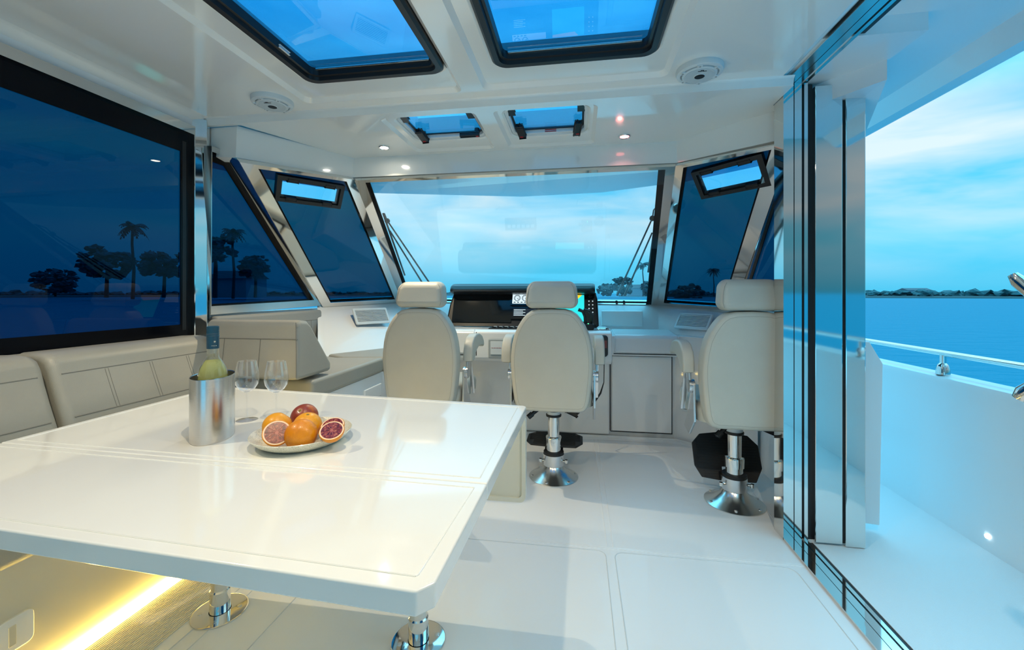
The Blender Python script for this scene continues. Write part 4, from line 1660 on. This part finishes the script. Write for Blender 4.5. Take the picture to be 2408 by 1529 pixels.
pl = obj('plotter', flat(nb(), -.25, .145, .945, 1.205, -.024, -.002), 'gloss_black', pod, 30)
obj('screen', flat(nb(), -.215, .048, .97, 1.185, -.0255, -.023, .003), TEAL, pl, 0)
bm = nb()
prism(bm, [face(-.215, 1.185, -.0262), face(.03, 1.185, -.0262), face(-.03, 1.13, -.0262), face(-.215, 1.14, -.0262)], (0, -.0004, 0))
obj('chart_land', bm, YEL, pl, 0)
bm = nb()
b = bmesh.new()
lathe(b, [(.014, 0), (.013, .010), (.010, .011)], n=20)
merge(bm, b, Matrix.Translation(face(.098, 1.175, -.024)) @ Matrix.Rotation(PI / 2 - .38, 4, 'X'))
obj('knob', bm, 'black', pl)
for i in range(4):
    for j in range(2):
        bm = nb()
        bar(bm, face(.083 + j * .030, 1.135 - i * .030, -.025), face(.091 + j * .030, 1.135 - i * .030, -.025), .008, .003, (0, -1, LEAN))
        obj('key', bm, SCR, pl, 0)
# throttle beside the pod
g = thing('throttle_lever', 'black throttle lever with a green lamp behind the middle chair', 'throttle', (.07, 3.36, .92))
bm = nb()
box(bm, (.02, 3.31, .918), (.12, 3.42, .965), .012, 3)
obj('base', bm, 'black', g)
bm = nb()
tube(bm, [(.055, 3.36, .955), (.05, 3.34, 1.02), (.035, 3.33, 1.06), (.0, 3.33, 1.075)], [.012, .011, .013, .014], 10)
tube(bm, [(.10, 3.37, .955), (.105, 3.34, 1.03), (.08, 3.33, 1.065), (.04, 3.33, 1.075)], [.012, .011, .010, .010], 10)
obj('lever', bm, 'black', g)
bm = nb()
lathe(bm, [(.004, .964), (.003, .969)], (.075, 3.322, 0), 10)
obj('lamp', bm, em('lamp_green', (.05, .9, .2), 4), g)

# ================================================================== WIPERS (outside the windscreen)
WN = (V(Cb2) - V(Cb)).cross(V(Ct) - V(Cb)).normalized()      # towards the saloon


def wpt(p, off=.03):
    return V(p) - WN * off


def wiper(label, pivot, foot, blade):
    t = thing('wiper', label, 'wiper', wpt(foot[0]), 'windscreen wipers')
    for f, p in zip(foot, pivot):
        bm = nb()
        a, c = wpt(f), wpt(p)
        k = a.lerp(c, .22)
        tube(bm, [a, k, c], [.012, .008, .006], 8)
        obj('arm', bm, 'black', t)
    bm = nb()
    tube(bm, [wpt(blade[0], .025), wpt(blade[1], .025)], .008, 8)
    obj('blade', bm, 'rubber', t)
    bm = nb()
    p = wpt(pivot[0], .028)
    bmesh.ops.create_icosphere(bm, subdivisions=2, radius=.022, matrix=Matrix.Translation(p))
    tube(bm, [p, p + V((0, -.05, .05)), wpt(blade[0], .025)], .005, 6)
    obj('joint', bm, 'black', t)
    return t


wiper('black wiper with twin arms at the port edge of the windscreen', [(-1.505, 3.18, 1.755), (-1.530, 3.28, 1.690)], [(-1.36, 4.0, 1.15), (-1.44, 4.0, 1.15)], [(-1.50, 3.10, 1.80), (-1.60, 3.75, 1.35)])
wiper('black wiper with twin arms at the starboard edge of the windscreen', [(.535, 3.214, 1.726), (.554, 3.346, 1.635)], [(.354, 3.999, 1.16), (.422, 3.999, 1.16)], [(.552, 3.10, 1.80), (.587, 3.738, 1.362)])

# ================================================================== OUTSIDE: foredeck, water, shore
bm = nb()
prism(bm, [(-2.25, 2.9, .80), (-1.8, 4.15, .88), (.75, 4.15, .88), (1.3, 3.3, .80), (1.3, 5.5, .72), (.6, 7.5, .66), (-1.5, 7.5, .66), (-2.3, 5.5, .72)], (0, 0, -.7))
struct('trim_5', bm, 'deck', label='white foredeck ahead of the cabin', smooth=0)
SEA = -1.2
wm = mat('sea_water', (.0, .20, .30), .5, spec=.03)
t = wm.node_tree
b = t.nodes['Principled BSDF']
tx = N(t, 'ShaderNodeTexCoord')
m4 = N(t, 'ShaderNodeMapping')
m4.inputs['Scale'].default_value = (.5, 1.2, 1)
n4 = N(t, 'ShaderNodeTexNoise', Scale=.9, Detail=6.0, Roughness=.6)
t.links.new(tx.outputs['Object'], m4.inputs['Vector'])
t.links.new(m4.outputs[0], n4.inputs['Vector'])
bp = N(t, 'ShaderNodeBump', Strength=.9, Distance=.35)
t.links.new(n4.outputs['Fac'], bp.inputs['Height'])
t.links.new(bp.outputs[0], b.inputs['Normal'])
bm = nb()
bmesh.ops.create_circle(bm, cap_ends=True, segments=64, radius=4000, matrix=Matrix.Translation((0, 0, SEA)))
struct('sea', bm, wm, smooth=0, label='blue open water around the boat')


def shore(name, pts, h, label):
    bm = nb()
    rings = []
    for (x, y), (dx, dy) in pts:
        rings.append([(x, y, SEA - .2), (x + dx * .02, y + dy * .02, SEA + h * .6), (x + dx * .1, y + dy * .1, SEA + h), (x + dx, y + dy, SEA + h * 1.2), (x + dx, y + dy, SEA - .2)])
    loft(bm, rings)
    bmesh.ops.recalc_face_normals(bm, faces=bm.faces)
    return struct(name, bm, 'land', label=label)


shore('land_port', [((-420, 20), (-60, 0)), ((-330, 130), (-50, 20)), ((-260, 260), (-40, 50)), ((-120, 420), (-20, 80)), ((-60, 520), (-20, 80))], 1.3, 'low dark shore beyond the port windows')
shore('land_starboard', [((30, 330), (10, 60)), ((70, 285), (20, 60)), ((130, 250), (40, 60)), ((220, 215), (60, 40)), ((330, 130), (70, 20)), ((420, 20), (80, 0))], 1.2, 'low dark shore beyond the starboard deck')


def crown(bm, c, r, n=95):
    c = V(c)
    for _ in range(n):
        while True:
            d = V((random.uniform(-1, 1), random.uniform(-1, 1), random.uniform(-1, 1)))
            if d.length < 1:
                break
        p = c + V((d.x * r, d.y * r, d.z * r * .72))
        b = bmesh.new()
        bmesh.ops.create_icosphere(b, subdivisions=2, radius=r * random.uniform(.09, .22))
        for v in b.verts:
            v.co *= 1 + 1.1 * noise.noise(v.co * (9 / r) + p)
            v.co.z *= .7
        merge(bm, b, Matrix.Translation(p))


def tree(x, y, h, r, label, group='trees on the shore'):
    g0 = SEA + .9
    t = thing('shore_tree', label, 'tree', (x, y, g0), group)
    bm = nb()
    tube(bm, [(x, y, g0), (x + r * .05, y, g0 + h * .5), (x, y, g0 + h * .8)], [h * .035, h * .028, h * .015], 7)
    obj('trunk', bm, 'trunk', t)
    bm = nb()
    crown(bm, (x, y, g0 + h - r * .75), r)
    obj('crown', bm, 'leaf', t, 0)
    return t


def palm(x, y, h, r, label):
    g0 = SEA + .9
    t = thing('palm_tree', label, 'palm tree', (x, y, g0), 'palms on the shore')
    bm = nb()
    tube(bm, [(x, y, g0), (x + h * .02, y, g0 + h * .4), (x - h * .01, y, g0 + h * .75), (x, y, g0 + h)], [h * .022, h * .018, h * .015, h * .015], 8)
    obj('trunk', bm, 'trunk', t)
    bm = nb()
    top = V((x, y, g0 + h))
    for k in range(20):
        a = k * 2.4
        el = random.uniform(-.25, 1.0)
        L_ = r * random.uniform(.8, 1.1)
        d = V((math.cos(a), math.sin(a), 0))
        s = V((-math.sin(a), math.cos(a), 0))
        pr = None
        for i in range(9):
            u = i / 8
            p = top + d * L_ * u * (1 - .25 * u) + V((0, 0, L_ * (math.sin(el) * u - .75 * u * u)))
            if pr is not None:
                w = L_ * .17 * math.sin(PI * min(1, u * .9 + .12))
                for sg in (-1, 1):
                    q = [pr, p, p + s * sg * w + V((0, 0, -w * .7)), pr + s * sg * w * .9 + V((0, 0, -w * .7)) + (p - pr) * .3]
                    bm.faces.new([bm.verts.new(v) for v in q])
            pr = p
    obj('fronds', bm, 'leaf', t, 0)
    return t


def dirp(px, dist):
    p = at(px, 690, dist)
    return p.x, p.y


x, y = dirp(312, 110); palm(x, y, 19, 5.0, 'tall palm seen through the long port window')
x, y = dirp(250, 150); tree(x, y, 18, 7.5, 'broad tree left of the tall palm beyond the port window')
x, y = dirp(385, 150); tree(x, y, 17, 7.0, 'broad tree right of the tall palm beyond the port window')
x, y = dirp(130, 200); tree(x, y, 13, 8.0, 'low tree far left beyond the long port window')
x, y = dirp(505, 140); tree(x, y, 21, 6.5, 'tree seen through the left end of the quarter window')
x, y = dirp(548, 120); palm(x, y, 19, 4.5, 'palm seen through the triangular quarter window')
x, y = dirp(600, 150); tree(x, y, 15, 5.5, 'bushy tree seen through the middle of the quarter window')
x, y = dirp(1425, 250); tree(x, y, 7.5, 5.0, 'low bushy tree left of the wiper arms in the windscreen')
x, y = dirp(1462, 230); tree(x, y, 10.5, 6.5, 'bushy tree behind the wiper arms in the windscreen')
x, y = dirp(1512, 210); palm(x, y, 16, 5.5, 'palm at the starboard edge of the windscreen')
x, y = dirp(1535, 220); tree(x, y, 9, 6.0, 'dark tree half hidden by the starboard windscreen pillar')
x, y = dirp(1620, 210); tree(x, y, 6.5, 6.5, 'low tree at the left of the starboard front pane')
x, y = dirp(1678, 200); palm(x, y, 12.5, 4.5, 'small palm in the starboard front pane')
x, y = dirp(1740, 210); tree(x, y, 6.0, 7.0, 'low tree at the right of the starboard front pane')
# far treelines nobody could count
for nm, pts, lab in (('treeline', [(60, 300), (130, 265), (220, 225), (330, 145), (420, 40)], 'distant blurred treeline beyond the starboard water'),
                     ('treeline', [(-440, 20), (-350, 140), (-275, 270), (-130, 435), (-70, 530)], 'distant dark treeline beyond the port water')):
    bm = nb()
    for a, c in zip(pts[:-1], pts[1:]):
        n = int((V(c) - V(a)).length / 1.6)
        for i in range(n):
            p = V(a).lerp(V(c), i / n)
            big = .6 + .5 * noise.noise(V((i * .13, p.x * .02, 0)))
            r = random.uniform(.8, 1.7) * (1 + big)
            b = bmesh.new()
            bmesh.ops.create_icosphere(b, subdivisions=2, radius=r)
            for v in b.verts:
                v.co *= 1 + .9 * noise.noise(v.co * 1.6 + V((p.x, p.y, 0)))
                v.co.z *= .75
                v.co.x *= 1.3
                v.co.y *= 1.3
            merge(bm, b, Matrix.Translation((p.x + random.uniform(-5, 5), p.y + random.uniform(-5, 5), SEA + 1.0 + r * .35)))
    tag(obj(nm, bm, 'leaf', smooth=0), lab, 'treeline', kind='stuff')


def house(px, dist, w, h, label):
    x, y = dirp(px, dist)
    t = thing('shore_house', label, 'house', (x, y, SEA + 1), 'houses on the shore')
    bm = nb()
    box(bm, (x - w / 2, y - w / 3, SEA + .8), (x + w / 2, y + w / 3, SEA + 1 + h))
    obj('walls', bm, 'house', t, 0)
    bm = nb()
    z = SEA + 1 + h
    prism(bm, [(x - w * .55, y - w * .38, z), (x - w * .55, y + w * .38, z), (x - w * .55, y, z + h * .45)], (w * 1.1, 0, 0))
    obj('roof', bm, 'house_roof', t, 0)


house(560, 165, 16, 7, 'pale house beneath the palm beyond the quarter window')
house(1493, 250, 9, 4.5, 'low house among the trees by the wiper arms')
house(2150, 300, 14, 3.5, 'pale low house on the far starboard shore')
